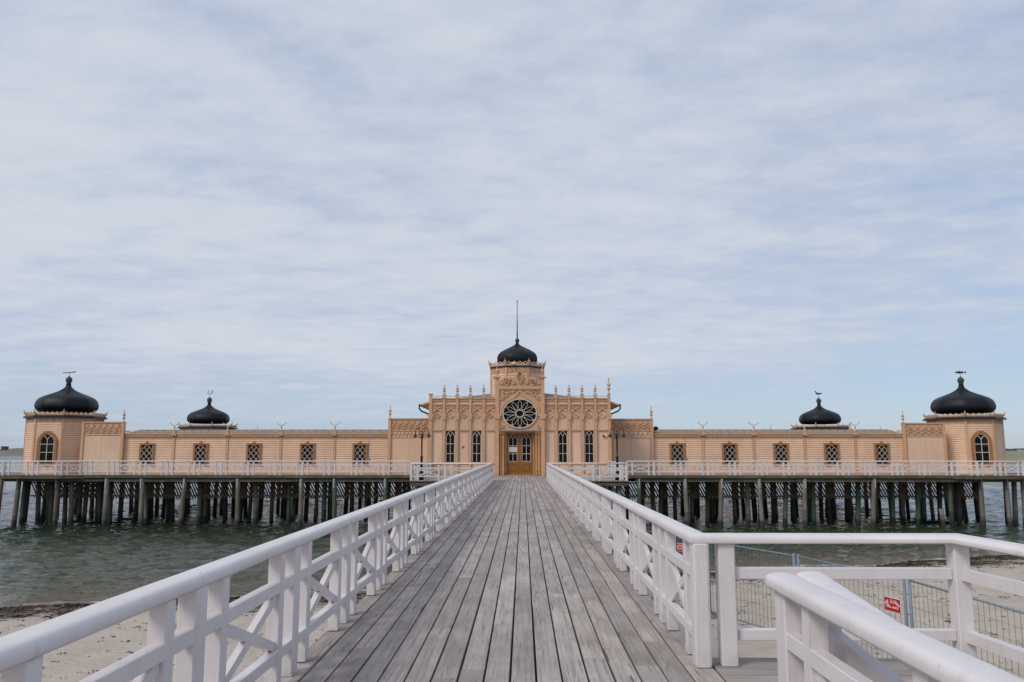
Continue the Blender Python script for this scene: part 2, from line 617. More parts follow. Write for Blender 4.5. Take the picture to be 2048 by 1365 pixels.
def sand_mat():
    m = Mat('beach_sand', 0.9, 0.15)
    P = m.vec((1, 1, 1))
    sp = m.t.nodes.new('ShaderNodeSeparateXYZ')
    m.t.links.new(m.g.outputs['Position'], sp.inputs[0])
    n1 = m.noise(P, 0.6, 6, 0.6, 0.4)
    n2 = m.noise(P, 5.0, 6, 0.7)
    c = m.mix(m.rng(n1, 0.3, 0.7), (0.50, 0.435, 0.375, 1), (0.42, 0.360, 0.305, 1))
    c = m.mix(m.rng(n2, 0.5, 0.8, 0, 0.45), c, (0.27, 0.21, 0.16, 1))
    # trodden hollows
    vor = m.t.nodes.new('ShaderNodeTexVoronoi')
    m.t.links.new(m.vec((1.5, 2.2, 1)), vor.inputs['Vector'])
    vor.inputs['Scale'].default_value = 1.5
    foot = m.rng(vor.outputs['Distance'], 0.08, 0.30)
    # wet strip above the water
    zz = m.math('ADD', sp.outputs[2], m.math('MULTIPLY', n1, 0.10))
    wet = m.rng(zz, ZW + 0.07, ZW + 0.17, 1, 0)
    c = m.mix(m.math('MULTIPLY', wet, 0.75), c, (0.17, 0.13, 0.095, 1))
    sub = m.rng(sp.outputs[2], ZW - 0.35, ZW, 1, 0)
    c = m.mix(sub, c, (0.07, 0.065, 0.035, 1))
    wr = m.noise(m.vec((1.2, 4.0, 1.0)), 1.6, 6, 0.7)
    band = m.math('MULTIPLY', m.rng(zz, ZW + 0.055, ZW + 0.085), m.rng(zz, ZW + 0.10, ZW + 0.15, 1, 0))
    c = m.mix(m.math('MULTIPLY', band, m.rng(wr, 0.38, 0.55)), c, (0.045, 0.033, 0.024, 1))
    sc_ = m.noise(m.vec((2.0, 5.0, 1)), 2.0, 7, 0.75, 0.5)
    c = m.mix(m.rng(sc_, 0.66, 0.70, 0, 0.75), c, (0.11, 0.08, 0.055, 1))
    m.base(c)
    m.t.links.new(m.rng(wet, 0, 1, 0.9, 0.35), m.p.inputs['Roughness'])
    h = m.math('ADD', m.math('MULTIPLY', m.noise(P, 2.6, 6, 0.65), 1.0), m.math('MULTIPLY', foot, 0.35))
    m.bump(h, 0.75, 0.10)
    return m.m


beach = mb.build('beach', sand_mat(), fix=False)
beach['kind'] = 'structure'


def water_mat():
    m = Mat('sea_water', 0.04, 0.5)
    m.p.inputs['IOR'].default_value = 1.333
    sp = m.t.nodes.new('ShaderNodeSeparateXYZ')
    m.t.links.new(m.g.outputs['Position'], sp.inputs[0])
    s = m.math('SUBTRACT', sp.outputs[1], m.math('ADD', m.math('MULTIPLY', sp.outputs[0], 0.335), 32.0))
    wob = m.noise(m.vec((0.25, 0.6, 1)), 1.0, 5, 0.6)
    s2 = m.math('ADD', s, m.math('MULTIPLY', wob, 5.0))
    c = m.mix(m.rng(s2, 2.0, 9.0), (0.105, 0.083, 0.040, 1), (0.018, 0.034, 0.013, 1))
    c = m.mix(m.rng(s, 6, 60), c, (0.006, 0.012, 0.011, 1))
    weed = m.noise(m.vec((0.5, 2.2, 1)), 1.2, 5, 0.65, 0.5)
    c = m.mix(m.math('MULTIPLY', m.rng(s2, 1.0, 7.0, 1, 0), m.rng(weed, 0.48, 0.6, 0, 0.8)), c, (0.030, 0.028, 0.014, 1))
    # foam lines that break on the sand
    fo = m.noise(m.vec((0.9, 3.5, 1)), 2.2, 6, 0.7, 0.6)
    ln = m.math('SINE', m.math('ADD', m.math('MULTIPLY', s, 3.6), m.math('MULTIPLY', wob, 14.0)))
    near = m.rng(s2, 2.2, 4.4, 1, 0)
    fm = m.math('MULTIPLY', m.math('MULTIPLY', m.rng(ln, 0.70, 0.95), near), m.rng(fo, 0.42, 0.54))
    c = m.mix(m.math('MULTIPLY', fm, 0.9), c, (0.62, 0.62, 0.62, 1))
    m.base(c)
    m.t.links.new(m.rng(fm, 0, 1, 0.04, 0.7), m.p.inputs['Roughness'])
    cd = m.t.nodes.new('ShaderNodeCameraData')
    w1 = m.noise(m.vec((1.0, 1.25, 1)), 0.8, 5, 0.6, 0.9)
    w2 = m.noise(m.vec((1.0, 1.5, 1)), 3.0, 4, 0.6, 0.6)
    w3 = m.noise(m.vec((0.35, 0.9, 1)), 0.6, 3, 0.5, 0.4)
    h = m.math('ADD', m.math('ADD', m.math('MULTIPLY', w1, 0.12), m.math('MULTIPLY', w2, 0.055)), m.math('MULTIPLY', w3, 0.10))
    n = m.t.nodes.new('ShaderNodeBump')
    n.inputs['Distance'].default_value = 1.0
    m.t.links.new(h, n.inputs['Height'])
    n.inputs['Strength'].default_value = 1.0
    m.t.links.new(n.outputs[0], m.p.inputs['Normal'])
    return m.m


mb = MB()
wx = axis_pts(-9000, 9000, -66, 66, 0.30)
wy = [6, 14] + [20 + .16 * i for i in range(250)] + [60 + .30 * i for i in range(170)]
d_ = .4
while wy[-1] < 9000:
    d_ *= 1.3
    wy.append(min(wy[-1] + d_, 9000))


def swell(x, y):
    """small wind waves that die out in the shallows and far away"""
    s_ = y - shore_y(x)
    k = min(1.0, max(0.0, .12 + s_ / 12)) * min(1.0, max(0.0, (150 - y) / 40))
    if k <= 0 or abs(x) > 70:
        return 0.0
    wxp, wyp = x + .5 * mn.noise(Vector((x * .3, y * .3, 9))), y
    h = .085 * mn.noise(Vector((wxp * .95, wyp * 1.15, 0))) + .045 * mn.noise(Vector((wxp * 1.9 + 7, wyp * 2.3, 2)))
    h += .040 * mn.noise(Vector((x * .8, y * 3.0, 11))) * min(1, max(.3, (70 - y) / 30))
    h += .06 * mn.noise(Vector((x * .35, y * .45, 5))) + .02 * sin(y * 1.9 + x * .5 + 2 * mn.noise(Vector((x * .2, y * .2, 1))))
    return h * k * SEA_K


SEA_K = 1.5
nwx = len(wx)
mb.add([(x, y, ZW + swell(x, y)) for y in wy for x in wx], [(q * nwx + i, q * nwx + i + 1, q * nwx + i + 1 + nwx, q * nwx + i + nwx) for q in range(len(wy) - 1) for i in range(nwx - 1)], True)
sea = mb.build('sea', water_mat(), fix=False)
sea['kind'] = 'structure'


def land(name, prof, Y0, depth, col, col2):
    """far shore: ridge heights along px positions"""
    m = Mat(name + '_ground', 0.95, 0.1)
    n = m.noise(m.vec((0.03, 0.03, 0.25)), 1.0, 6, 0.65)
    m.base(m.mix(m.rng(n, 0.4, 0.62), col, col2))
    mb = MB()
    v, f = [], []
    rows = [(0.0, 0.0), (0.04, 0.45), (0.2, 0.8), (0.45, 1.0), (0.8, 0.8), (1.0, 0.0)]
    for px, py in prof:
        X, Z = at(px, py, Y0 + depth * 0.45)
        for d, hh in rows:
            jit = 0.0 if hh == 0 else mn.noise(Vector((X * 0.03, d * 4, 1))) * (Z - ZW) * 0.15
            y = Y0 + depth * d
            v.append((X * y / (Y0 + depth * 0.45), y, ZW - 0.5 + (Z - ZW + 0.5) * hh + jit))
    k = len(rows)
    for i in range(len(prof) - 1):
        for j in range(k - 1):
            a = i * k + j
            f.append((a, a + k, a + k + 1, a + 1))
    mb.add(v, f, True)
    o = mb.build(name, m.m)
    o['kind'] = 'structure'
    return o


land('headland', [(-400, 900), (-250, 897), (-120, 899), (-40, 898.5), (8, 899), (16, 898.6), (26, 897.5), (36, 896.4), (50, 896.6), (70, 898), (110, 901), (160, 905)], 900, 400, (0.14, 0.155, 0.12, 1), (0.20, 0.185, 0.16, 1))
land('shingle_spit', [(1850, 916), (1900, 910), (1945, 906), (1985, 903.5), (2010, 902.8), (2050, 902.6), (2150, 902), (2400, 901)], 330, 160, (0.22, 0.23, 0.14, 1), (0.28, 0.235, 0.20, 1))
land('far_treeline', [(1900, 906), (1930, 903), (1990, 899.5), (2008, 898.0), (2020, 898.6), (2030, 897.2), (2040, 896.6), (2052, 895.8), (2070, 897.4), (2120, 896.5), (2300, 897), (2600, 898)], 900, 200, (0.045, 0.06, 0.075, 1), (0.07, 0.085, 0.09, 1))
# brick tower house on the headland
Yh = 980
x0, z1 = at(1.8, 893.0, Yh)
x1 = XX(9.6, 893, Yh)
hb = thing('brick_building', 'small distant brick building on the low green headland across the water', 'building', ((x0 + x1) / 2, Yh, 3))
m_brick = paint('far_brick', (0.20, 0.10, 0.09, 1), (0.15, 0.09, 0.09, 1), 0.4, 0.8, 0.1)
MB().box(x0 + .3, x1 - .3, Yh, Yh + 8, -2, z1 - 1.2).build('wall', m_brick, hb)
MB().box(x0, x1, Yh - .4, Yh + 8.4, z1 - 1.2, z1).build('roof', paint('far_slate', (0.10, 0.08, 0.10, 1), (0.08, 0.07, 0.09, 1), 0.3), hb)
for k in range(3):
    MB().box(x0 + 1 + k * 1.4, x0 + 1.6 + k * 1.4, Yh - .06, Yh + .1, z1 - 4, z1 - 2.2).build('window', M_GLASS, hb)
for n_, (a, b, lab) in enumerate(((2039.8, 2042.6, 'small white cottage by the dark treeline beyond the spit, left of its pair'), (2044.6, 2047.4, 'small white cottage by the dark treeline beyond the spit, right of its pair'))):
    Yc = 880
    xa, zt = at(a, 900.2, Yc)
    xb = XX(b, 900.2, Yc)
    zb = ZZ(903.6, Yc)
    c = thing('cottage', lab, 'house', ((xa + xb) / 2, Yc, zb), 'white cottages beyond the spit')
    MB().box(xa, xb, Yc, Yc + 5, zb - 3, zt).build('wall', M_PAPER, c)
    MB().prism([(xa - .2, zt), (xb + .2, zt), ((xa + xb) / 2, zt + 1.0)], Yc - .2, Yc + 5.2).build('roof', M_ROOF, c)

# ------------------------------------------------------------------ railing builder
CAP_H, CAP_W, TOP = 0.07, 0.16, 0.985


def cap_profile(w=CAP_W, top=TOP, h=CAP_H):
    pts = [(-w / 2 + 0.004, top - h), (w / 2 - 0.004, top - h), (w / 2, top - h + 0.012)]
    r = 0.036
    for k in range(5):
        a = k / 4 * pi / 2
        pts.append((w / 2 - r + r * cos(a), top - r + r * sin(a)))
    pts.append((0, top + 0.003))
    for k in range(5):
        a = pi / 2 + k / 4 * pi / 2
        pts.append((-w / 2 + r + r * cos(a), top - r + r * sin(a)))
    pts.append((-w / 2, top - h + 0.012))
    return pts


def cap_mesh(path, z0=0.0, zs=None, ext=0.0, d_start=None, d_end=None):
    """rounded cap following a 2-D path, mitred at its corners"""
    prof = cap_profile()
    P = [Vector(p) for p in path]
    P[0] = P[0] + (P[0] - P[1]).normalized() * ext
    P[-1] = P[-1] + (P[-1] - P[-2]).normalized() * ext
    mb = MB()
    v, f = [], []
    k = len(prof)
    for i, p in enumerate(P):
        d0 = (P[i] - P[i - 1]).normalized() if i else (P[1] - P[0]).normalized()
        d1 = (P[i + 1] - P[i]).normalized() if i < len(P) - 1 else d0
        if i == 0 and d_start is not None:
            d0 = Vector(d_start).normalized()
        if i == len(P) - 1 and d_end is not None:
            d1 = Vector(d_end).normalized()
        t = (d0 + d1).normalized()
        n = Vector((t.y, -t.x)) / max(0.4, t.dot(d0))
        zz = z0 + (zs[i] if zs else 0)
        for a, b in prof:
            v.append((p.x + n.x * a, p.y + n.y * a, zz + b))
    for i in range(len(P) - 1):
        for j in range(k):
            a, b = i * k + j, i * k + (j + 1) % k
            f.append((a, b, b + k, a + k))
    mb.add(v, f, True)
    mb.add([v[j] for j in range(k)], [tuple(range(k))])
    mb.add([v[(len(P) - 1) * k + j] for j in range(k)], [tuple(range(k))])
    return mb


def smooth_by_angle(o, ang=35):
    me = o.data
    for e in me.edges:
        pass
    return o


_part_cache = {}


def part_mesh(key, fn, mat):
    if key not in _part_cache:
        _part_cache[key] = fn().mesh(key[0], mat)
    return _part_cache[key]


def rail_pieces(root, a, b, mains, z0=0.0, base=0.0, main_w=0.15, thin_w=0.10, dep=0.10, crosses=True, side=1):
    """a, b: end points of the line (2-D); mains: distances of the main posts along it"""
    A, B = Vector(a), Vector(b)
    d = (B - A).normalized()
    rz = math.atan2(d.y, d.x)
    hp = TOP - CAP_H
    pm = part_mesh(('post', main_w, dep, base), lambda: MB().cbox(-main_w / 2, main_w / 2, -dep / 2, dep / 2, base, hp), M_WHITE)
    bm_ = part_mesh(('baluster', thin_w, dep, base), lambda: MB().cbox(-thin_w / 2, thin_w / 2, -dep / 2 + .005, dep / 2 - .005, base + .006, hp - .001, .005), M_WHITE)
    for s in mains:
        p = A + d * s
        inst('post', pm, root, (p.x, p.y, z0), rz)
    for s, t in zip(mains[:-1], mains[1:]):
        L_ = t - s
        if L_ < 0.6:
            continue
        for u in (s + 0.36, t - 0.36) if crosses else ():
            p = A + d * u
            inst('baluster', bm_, root, (p.x, p.y, z0), rz)
        g0, g1 = main_w / 2 + 0.001, L_ - main_w / 2 - 0.001
        yo = 0.012 * side
        key = round(L_, 3)
        mm = part_mesh(('middle_rail', key, main_w, side), lambda: MB().cbox(g0 - .03, g1 + .03, yo - .034, yo + .034, .645, .725, .004), M_WHITE)
        lm = part_mesh(('bottom_rail', key, main_w, side), lambda: MB().cbox(g0 - .03, g1 + .03, yo - .034, yo + .034, .190, .265, .004), M_WHITE)
        p = A + d * s
        inst('middle_rail', mm, root, (p.x, p.y, z0), rz)
        inst('bottom_rail', lm, root, (p.x, p.y, z0), rz)
        if crosses:
            xa, xb = 0.36 + thin_w / 2 - .01, L_ - 0.36 - thin_w / 2 + .01
            c1 = part_mesh(('cross_brace', key, thin_w, 1), lambda: MB().beam((xa, 0, .285), (xb, 0, .625), .046, .062, ext=.02), M_WHITE)
            c2 = part_mesh(('cross_brace', key, thin_w, 2), lambda: MB().beam((xa, 0, .625), (xb, 0, .285), .038, .062, ext=.02), M_WHITE)
            inst('cross_brace', c1, root, (p.x, p.y, z0), rz)
            inst('cross_brace', c2, root, (p.x, p.y, z0), rz)


def capsegs(rail, x, ys_, d_start=None):
    """handrail lengths butted with hairline joints"""
    for k, (a, b) in enumerate(zip(ys_[:-1], ys_[1:])):
        cap_mesh([(x, a + (.0015 if k else 0)), (x, b - .0015)], d_start=d_start if k == 0 else None).build('handrail', M_WHITE, rail)


def frange(a, b, step):
    out, x = [], a
    while x < b - 1e-6:
        out.append(x)
        x += step
    return out


# ------------------------------------------------------------------ pier: boards, joists, piles, railings
PY1 = 54.85
pier = thing('pier', 'long straight boardwalk of grey planks leading to the bathhouse door', 'pier', (-0.2, 20, 0))
edges = [-1.80] + [-1.605 + 0.1885 * k for k in range(16)] + [1.44]
rows_near, stuffmb = [], MB()
planks = []
for i in range(len(edges) - 1):
    xa, xb = edges[i] + 0.0068, edges[i + 1] - 0.0068
    y = -3.0 + R_.random() * 3
    while y < PY1:
        ln = R_.choice((3.0, 3.6, 4.2, 4.8))
        y2 = min(y + ln, PY1)
        planks.append((y, xa, xb, y2))
        y = y2
planks.sort()
board = {}
for n_, (y, xa, xb, y2) in enumerate(planks):
    dz = R_.uniform(-.0025, .0025)
    wj = R_.uniform(0, .004)
    if n_ < 290:
        MB().cbox(xa + wj, xb, y + .002, y2 - .002, -0.045, dz, .004).build('plank', M_DECK, pier)
    else:
        stuffmb.box(xa + wj, xb, y + .002, y2 - .002, -0.045, dz)
stuffmb.build('planks', M_DECK, pier, kind='stuff')
mb = MB()
for x in (-1.66, -0.9, -0.2, 0.55, 1.3):
    mb.box(x - .05, x + .05, -3, 54.3, -.25, -.048)
for e_ in edges[1:-1]:
    mb.box(e_ - .035, e_ + .035, -3, 54.3, -.12, -.0475)  # dark runners added under each plank gap so it reads as shade, not joists
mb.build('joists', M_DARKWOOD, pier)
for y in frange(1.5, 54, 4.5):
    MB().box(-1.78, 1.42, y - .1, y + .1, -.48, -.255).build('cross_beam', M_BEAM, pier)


scr = MB()
for k in range(24):
    y = .6 + k * .60
    for i in range(len(edges) - 1):
        for q in (.22, .78):
            x = edges[i] + (edges[i + 1] - edges[i]) * q + R_.uniform(-.008, .008)
            yy_ = y + R_.uniform(-.012, .012)
            scr.add([(x + .0055 * cos(t * pi / 3), yy_ + .0055 * sin(t * pi / 3), .0036) for t in range(6)], [(0, 1, 2, 3, 4, 5)])
scr.build('screw_heads', M_IRON, pier, kind='stuff', fix=False)


def pile_mesh(r, h, seg=10, rnd=None):
    prof = []
    n = 7
    for i in range(n):
        t = i / (n - 1)
        prof.append((r * (1.12 - 0.15 * t) * (1 + 0.04 * sin(i * 2.3 + h)), h * t))
    return MB().lathe(prof, 0, 0, 0, seg)


PILEM = {}


def pile(parent, x, y, ztop, mat, r=0.16, lean=(0, 0), zb=-7.0, name='piling'):
    key = (mat.name, round(r, 3), round(ztop - zb, 2))
    if key not in PILEM:
        PILEM[key] = pile_mesh(r, ztop - zb).mesh('piling', mat)
    # location is the foot; lean is the offset of the head against the foot
    hx, hy = lean
    k = (ztop - zb) / (ztop - ZW)
    foot = Vector((x - hx * k, y - hy * k, zb))
    d = (Vector((x, y, ztop)) - foot).normalized()
    q = Vector((0, 0, 1)).rotation_difference(d)
    return inst(name, PILEM[key], parent, foot, rot=q.to_euler())


for y in frange(1.5, 54, 4.5):
    for x in (-1.45, 1.1):
        pile(pier, x, y, -.48, M_PILE_GREEN if R_.random() < .4 else M_PILE_GREY, .14, (R_.uniform(-.05, .05), 0))

PLAT_Y = 45.3
LX, RX = -1.755, 1.365
rail = thing('railing', 'long white cross-braced railing down the left side of the boardwalk', 'railing', (LX, 20, 0))
mains = [0.0] + [0] * 0
ym = [6.09 + 1.8 * k for k in range(-4, 22)] + [PLAT_Y]
rail_pieces(rail, (LX + .025, ym[0]), (LX + .025, PLAT_Y), [y - ym[0] for y in ym], side=-1)
pl_left = [(XX(823, 925, PLAT_Y), 55.3), (XX(823, 925, PLAT_Y), PLAT_Y), (LX, PLAT_Y)]
capsegs(rail, LX, [ym[0], 2.2, 8.1, 13.3, 18.6, 24, 29.4, 34.8, 40.2, PLAT_Y])

rail = thing('railing', 'long white cross-braced railing down the right side of the boardwalk beyond the landing', 'railing', (RX, 20, 0))
ym = [6.37] + [7.95 + 1.8 * k for k in range(21)] + [PLAT_Y]
rail_pieces(rail, (RX, ym[0]), (RX, PLAT_Y), [y - ym[0] for y in ym], side=1)
capsegs(rail, RX, [6.38, 11.6, 17, 22.3, 27.7, 33.1, 38.5, PLAT_Y], d_start=(-1, 0))

rail = thing('railing', 'near white railing on the right with a cut handrail end, below the landing gap', 'railing', (RX, 2, 0))
ym = [4.22 - 1.8 * k for k in range(4)][::-1]
rail_pieces(rail, (RX - .01, ym[0]), (RX - .01, 4.22), [y - ym[0] for y in ym], side=1)
cap_mesh([(RX - .01, ym[0]), (RX - .01, 4.34)]).build('handrail', M_WHITE, rail)

# landing beside the pier with its own railing, and the ramp rail that leaves it
land_ = thing('landing', 'small side landing of grey planks joining the right edge of the boardwalk', 'landing', (2.4, 5.2, 0))
y = 4.25
while y < 6.6:
    MB().cbox(1.452, 3.46, y + .004, y + .166, -.045, R_.uniform(-.003, .002), .004).build('plank', M_LAND, land_)
    y += .17
MB().box(1.452, 3.46, 4.25, 6.6, -.26, -.05).build('joists', M_DARKWOOD, land_)
for x, yy in ((1.7, 4.6), (3.3, 4.6), (3.3, 6.3), (1.7, 6.3)):
    pile(land_, x, yy, -.26, M_PILE_GREY, .12, zb=-4.5)
ramp = thing('ramp', 'sloping grey plank ramp going down from the side landing', 'ramp', (2.5, 1, -.3))
for k in range(30):
    ya = 4.24 - k * .17
    z = -.006 - (4.25 - ya) * .1
    MB().beam((1.70, ya - .08, z - .02), (3.46, ya - .08, z - .02), .16, .04, up=(0, .1, 1)).build('plank', M_LAND, ramp)
for k in range(2):
    MB().beam((1.72 + k * 1.7, 4.24, -.10), (1.72 + k * 1.7, -.9, -.61), .08, .12).build('stringer', M_DARKWOOD, ramp)
for yy in (3.0, 0.6):
    for x in (1.72, 3.42):
        pile(ramp, x, yy, -.15 - (4.25 - yy) * .1, M_PILE_GREY, .11, zb=-4.5)

rail = thing('railing', 'open white railing of two plain bars round the far and right sides of the landing', 'railing', (2.5, 6.4, 0))
yr = 6.40
hp = TOP - CAP_H
for x, dx in ((1.572, .125), (3.375, .12)):
    MB().cbox(x - dx / 2, x + dx / 2, yr - .07, yr + .06, -.0, hp, .007).build('post', M_WHITE, rail)
MB().cbox(RX - .062, RX + .062, yr - .1, yr + .03, 0.002, hp, .007).build('post', M_WHITE, rail, label='corner post with flaked paint near its foot')
for z0, z1, nm in ((.64, .725, 'middle_rail'), (.185, .265, 'bottom_rail')):
    MB().cbox(1.636, 3.313, yr - .028, yr + .045, z0, z1, .004).build(nm, M_WHITE, rail)
    MB().beam((3.39, yr - .02, (z0 + z1) / 2), (3.39 + .52, yr - 6.2, (z0 + z1) / 2), .075, z1 - z0).build(nm, M_WHITE, rail)
cap_mesh([(RX, yr - .02), (3.36, yr - .02), (3.36 + .52, yr - 6.2)], d_start=(0, -1)).build('handrail', M_WHITE, rail)
MB().cbox(3.5, 3.62, 4.35, 4.47, -1.0, hp, .007).build('post', M_WHITE, rail)

rail = thing('railing', 'white ramp handrail sloping down beside the near railing', 'railing', (1.53, 3, 0))
xb_ = 1.53
P_, Z_ = [(xb_, 4.39), (xb_ + .06, .5), (xb_ + .1, -1.2)], [0, -.389, -.559]
cap_mesh(P_, zs=Z_).build('handrail', M_WHITE, rail)
for z in (.69, .23):
    MB().beam((xb_, 4.30, z), (xb_ + .1, -1.2, z - .55), .06, .15 if z > .5 else .09).build('middle_rail' if z > .5 else 'bottom_rail', M_WHITE, rail)
for k in range(4):
    yy = 4.22 - 1.8 * k
    z = -(4.39 - yy) * .1
    MB().cbox(xb_ - .03, xb_ + .07, yy - .05, yy + .05, z - .2, hp + z + .005, .006).build('post', M_WHITE, rail)

# ------------------------------------------------------------------ entrance platform
PLX0, PLX1 = XX(823, 940, PLAT_Y), XX(1253, 940, PLAT_Y)
plat = thing('platform', 'broad wooden platform in front of the bathhouse door at the end of the boardwalk', 'platform', (-.3, 50, 0))
for xa, xb in ((PLX0 - .08, edges[0] - .012), (edges[-1] + .012, PLX1 + .08)):
    x = xa
    while x < xb - .01:
        MB().box(x + .006, min(x + .19, xb) - .006, PLAT_Y - .1, 54.85, -.045, R_.uniform(-.003, 0)).build('plank', M_DECK, plat)
        x += .19
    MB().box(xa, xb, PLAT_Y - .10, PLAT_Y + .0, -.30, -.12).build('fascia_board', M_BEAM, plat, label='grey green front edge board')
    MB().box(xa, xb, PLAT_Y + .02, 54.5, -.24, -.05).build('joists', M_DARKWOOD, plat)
for x in (-5.9, -3.9, 3.6, 5.4):
    for y in (45.6, 49.5, 53.2):
        pile(plat, x, y, -.25, M_PILE_GREY, .15, (R_.uniform(-.1, .1), 0))
for sgn, x_out, x_in, nm in ((-1, PLX0, LX, 'left'), (1, PLX1, RX, 'right')):
    rail = thing('railing', 'white cross-braced railing round the %s half of the entrance platform' % nm, 'railing', (x_out, PLAT_Y, 0), 'railings of the entrance platform')
    L_ = abs(x_in - x_out)
    n = 2
    a, b = ((x_out, PLAT_Y), (x_in, PLAT_Y))
    rail_pieces(rail, a, b, [0, L_ * .42, L_ * .95], side=-sgn, base=-.03)
    rail_pieces(rail, (x_out, PLAT_Y), (x_out, 55.2), [0, 1.9, 3.8, 5.7, 7.6, 9.8][:6], side=sgn, base=-.03)
    cap_mesh([(x_in - sgn * .0, PLAT_Y), (x_out, PLAT_Y), (x_out, 55.2)]).build('handrail', M_WHITE, rail)

# ------------------------------------------------------------------ promenade in front of the bathhouse
WY = 55.45                                     # front edge line of the promenade
prom = thing('promenade', 'long raised wooden promenade on piles along the bathhouse front', 'promenade', (0, WY, 0))
xl0, xl1 = XX(-60, 950, WY), XX(836, 950, WY)
xr0, xr1 = XX(1232, 950, WY), XX(2110, 950, WY)
z1, z2, z3, z4 = ZZ(951.2, WY), ZZ(956.8, WY), ZZ(958.6, WY), ZZ(964.2, WY)
for xa, xb in ((xl0, xl1), (xr0, xr1)):
    MB().box(xa, xb, WY, 58.9, -.06, -.0).build('deck_boards', M_LAND, prom)
    x = xa
    while x < xb:
        ln = R_.uniform(4.5, 7.5)
        MB().box(x, min(x + ln, xb) - .015, WY - .05, WY, z2, -.004).build('fascia_board', M_BEAM, prom)
        x += ln
    x = xa + R_.uniform(0, 2)
    while x < xb:
        ln = R_.uniform(4.5, 7.5)
        MB().box(x, min(x + ln, xb) - .015, WY + .06, WY + .18, z4, z3).build('beam', M_BEAM, prom)
        x += ln
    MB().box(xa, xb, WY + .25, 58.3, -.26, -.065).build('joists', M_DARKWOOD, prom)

# piles of the front row measured along the photograph, with their metal brackets
front = [(38, 27, 1, M_PILE_BROWN), (115, 109, 1, M_PILE_BROWN), (214, 208, 1, M_PILE_GREY), (284, 282, 1, M_PILE_GREY), (370, 360, 1, M_PILE_BROWN),
         (476, 474, 1, M_PILE_BROWN), (603, 600, 1, M_PILE_GREY), (669, 668.5, 1, M_PILE_GREEN), (771, 770, 1, M_PILE_GREEN),
         (1278, 1279, 1, M_PILE_GREEN), (1370, 1375, 1, M_PILE_GREY), (1443, 1441, 1, M_PILE_BROWN), (1518, 1525, 1, M_PILE_GREY),
         (1609, 1611, 1, M_PILE_GREY), (1748, 1747, 1, M_PILE_BROWN), (1961, 1967, 1, M_PILE_BROWN), (2012, 2021, 1, M_PILE_GREY), (2, -8, 0, M_PILE_BROWN), (2046, 2052, 0, M_PILE_BROWN)]
for xt, xb, br, mt in front:
    yy = WY + .12
    Xt, Xb = XX(xt, 965, yy), XX(xb, 1052, yy)
    # the lens leans verticals; only the real lean remains
    pile(prom, Xt, yy + .02, z3, mt, .15 + R_.uniform(0, .02), (Xt - Xb, 0))
    if br:
        MB().box(Xt - .05, Xt + .04, yy - .19, yy - .155, z4 - .42, z3 + .02).build('bracket', M_BRACKET, prom)
second = [(51, 42.5, 57.3, M_PILE_GREEN), (77, 75.5, 58.2, M_PILE_BROWN), (98, 96, 57.8, M_PILE_GREEN), (104, 102.5, 56.4, M_PILE_DARK), (132, 129, 56.8, M_PILE_DARK),
          (144, 141, 56.6, M_PILE_GREY), (163, 157, 60.0, M_PILE_GREY), (200, 198, 58, M_PILE_GREEN), (220, 219, 56.5, M_PILE_DARK), (291, 290, 56.6, M_PILE_GREY),
          (400, 398, 56.8, M_PILE_GREEN), (512, 510, 57, M_PILE_GREY), (580, 577, 57, M_PILE_GREEN), (650, 647, 57, M_PILE_GREEN), (1322, 1322, 57, M_PILE_DARK),
          (1415, 1415, 57, M_PILE_DARK), (1495, 1496, 57, M_PILE_GREY), (1572, 1570, 56.7, M_PILE_GREEN), (1626, 1628, 56.6, M_PILE_GREEN), (1716, 1716, 57.0, M_PILE_GREEN),
          (1836, 1836, 57.2, M_PILE_GREEN), (1898, 1904, 56.2, M_PILE_GREEN), (1914, 1919, 57.2, M_PILE_DARK), (2028, 2031, 56.6, M_PILE_GREY), (1784, 1786, 57.6, M_PILE_GREEN), (1880, 1880, 58.0, M_PILE_DARK)]
for xt, xb, yy, mt in second:
    Xt, Xb = XX(xt, 965, yy), XX(xb, 1045, yy)
    pile(prom, Xt, yy, -.27, mt, .15 + R_.uniform(0, .025), (Xt - Xb, 0))
xs_, _ = at(1884, 1050, 56.0)
st = pile(None, xs_, 56.0, ZZ(1016, 56.0), M_PILE_GREY, .15, (-.12, 0), name='broken_piling')
tag(st, 'short broken-off pile standing in the water before the right end of the bathhouse', 'pile')

# promenade railings
wy = WY + .06


def run_x(pxs, Y):
    return [XX(p, 935, Y) for p in pxs]


def prom_rail(label, path, px0, px1, pitch=1.87, grp='railings of the promenade'):
    rail = thing('railing', label, 'railing', (path[0][0], path[0][1], 0), grp)
    for a, b in zip(path[:-1], path[1:]):
        Ln = (Vector(b) - Vector(a)).length
        n = max(1, round(Ln / pitch))
        rail_pieces(rail, a, b, [Ln * k / n for k in range(n + 1)], main_w=.16, thin_w=.11, base=-.02)
    cap_mesh(path).build('handrail', M_WHITE, rail)
    return rail


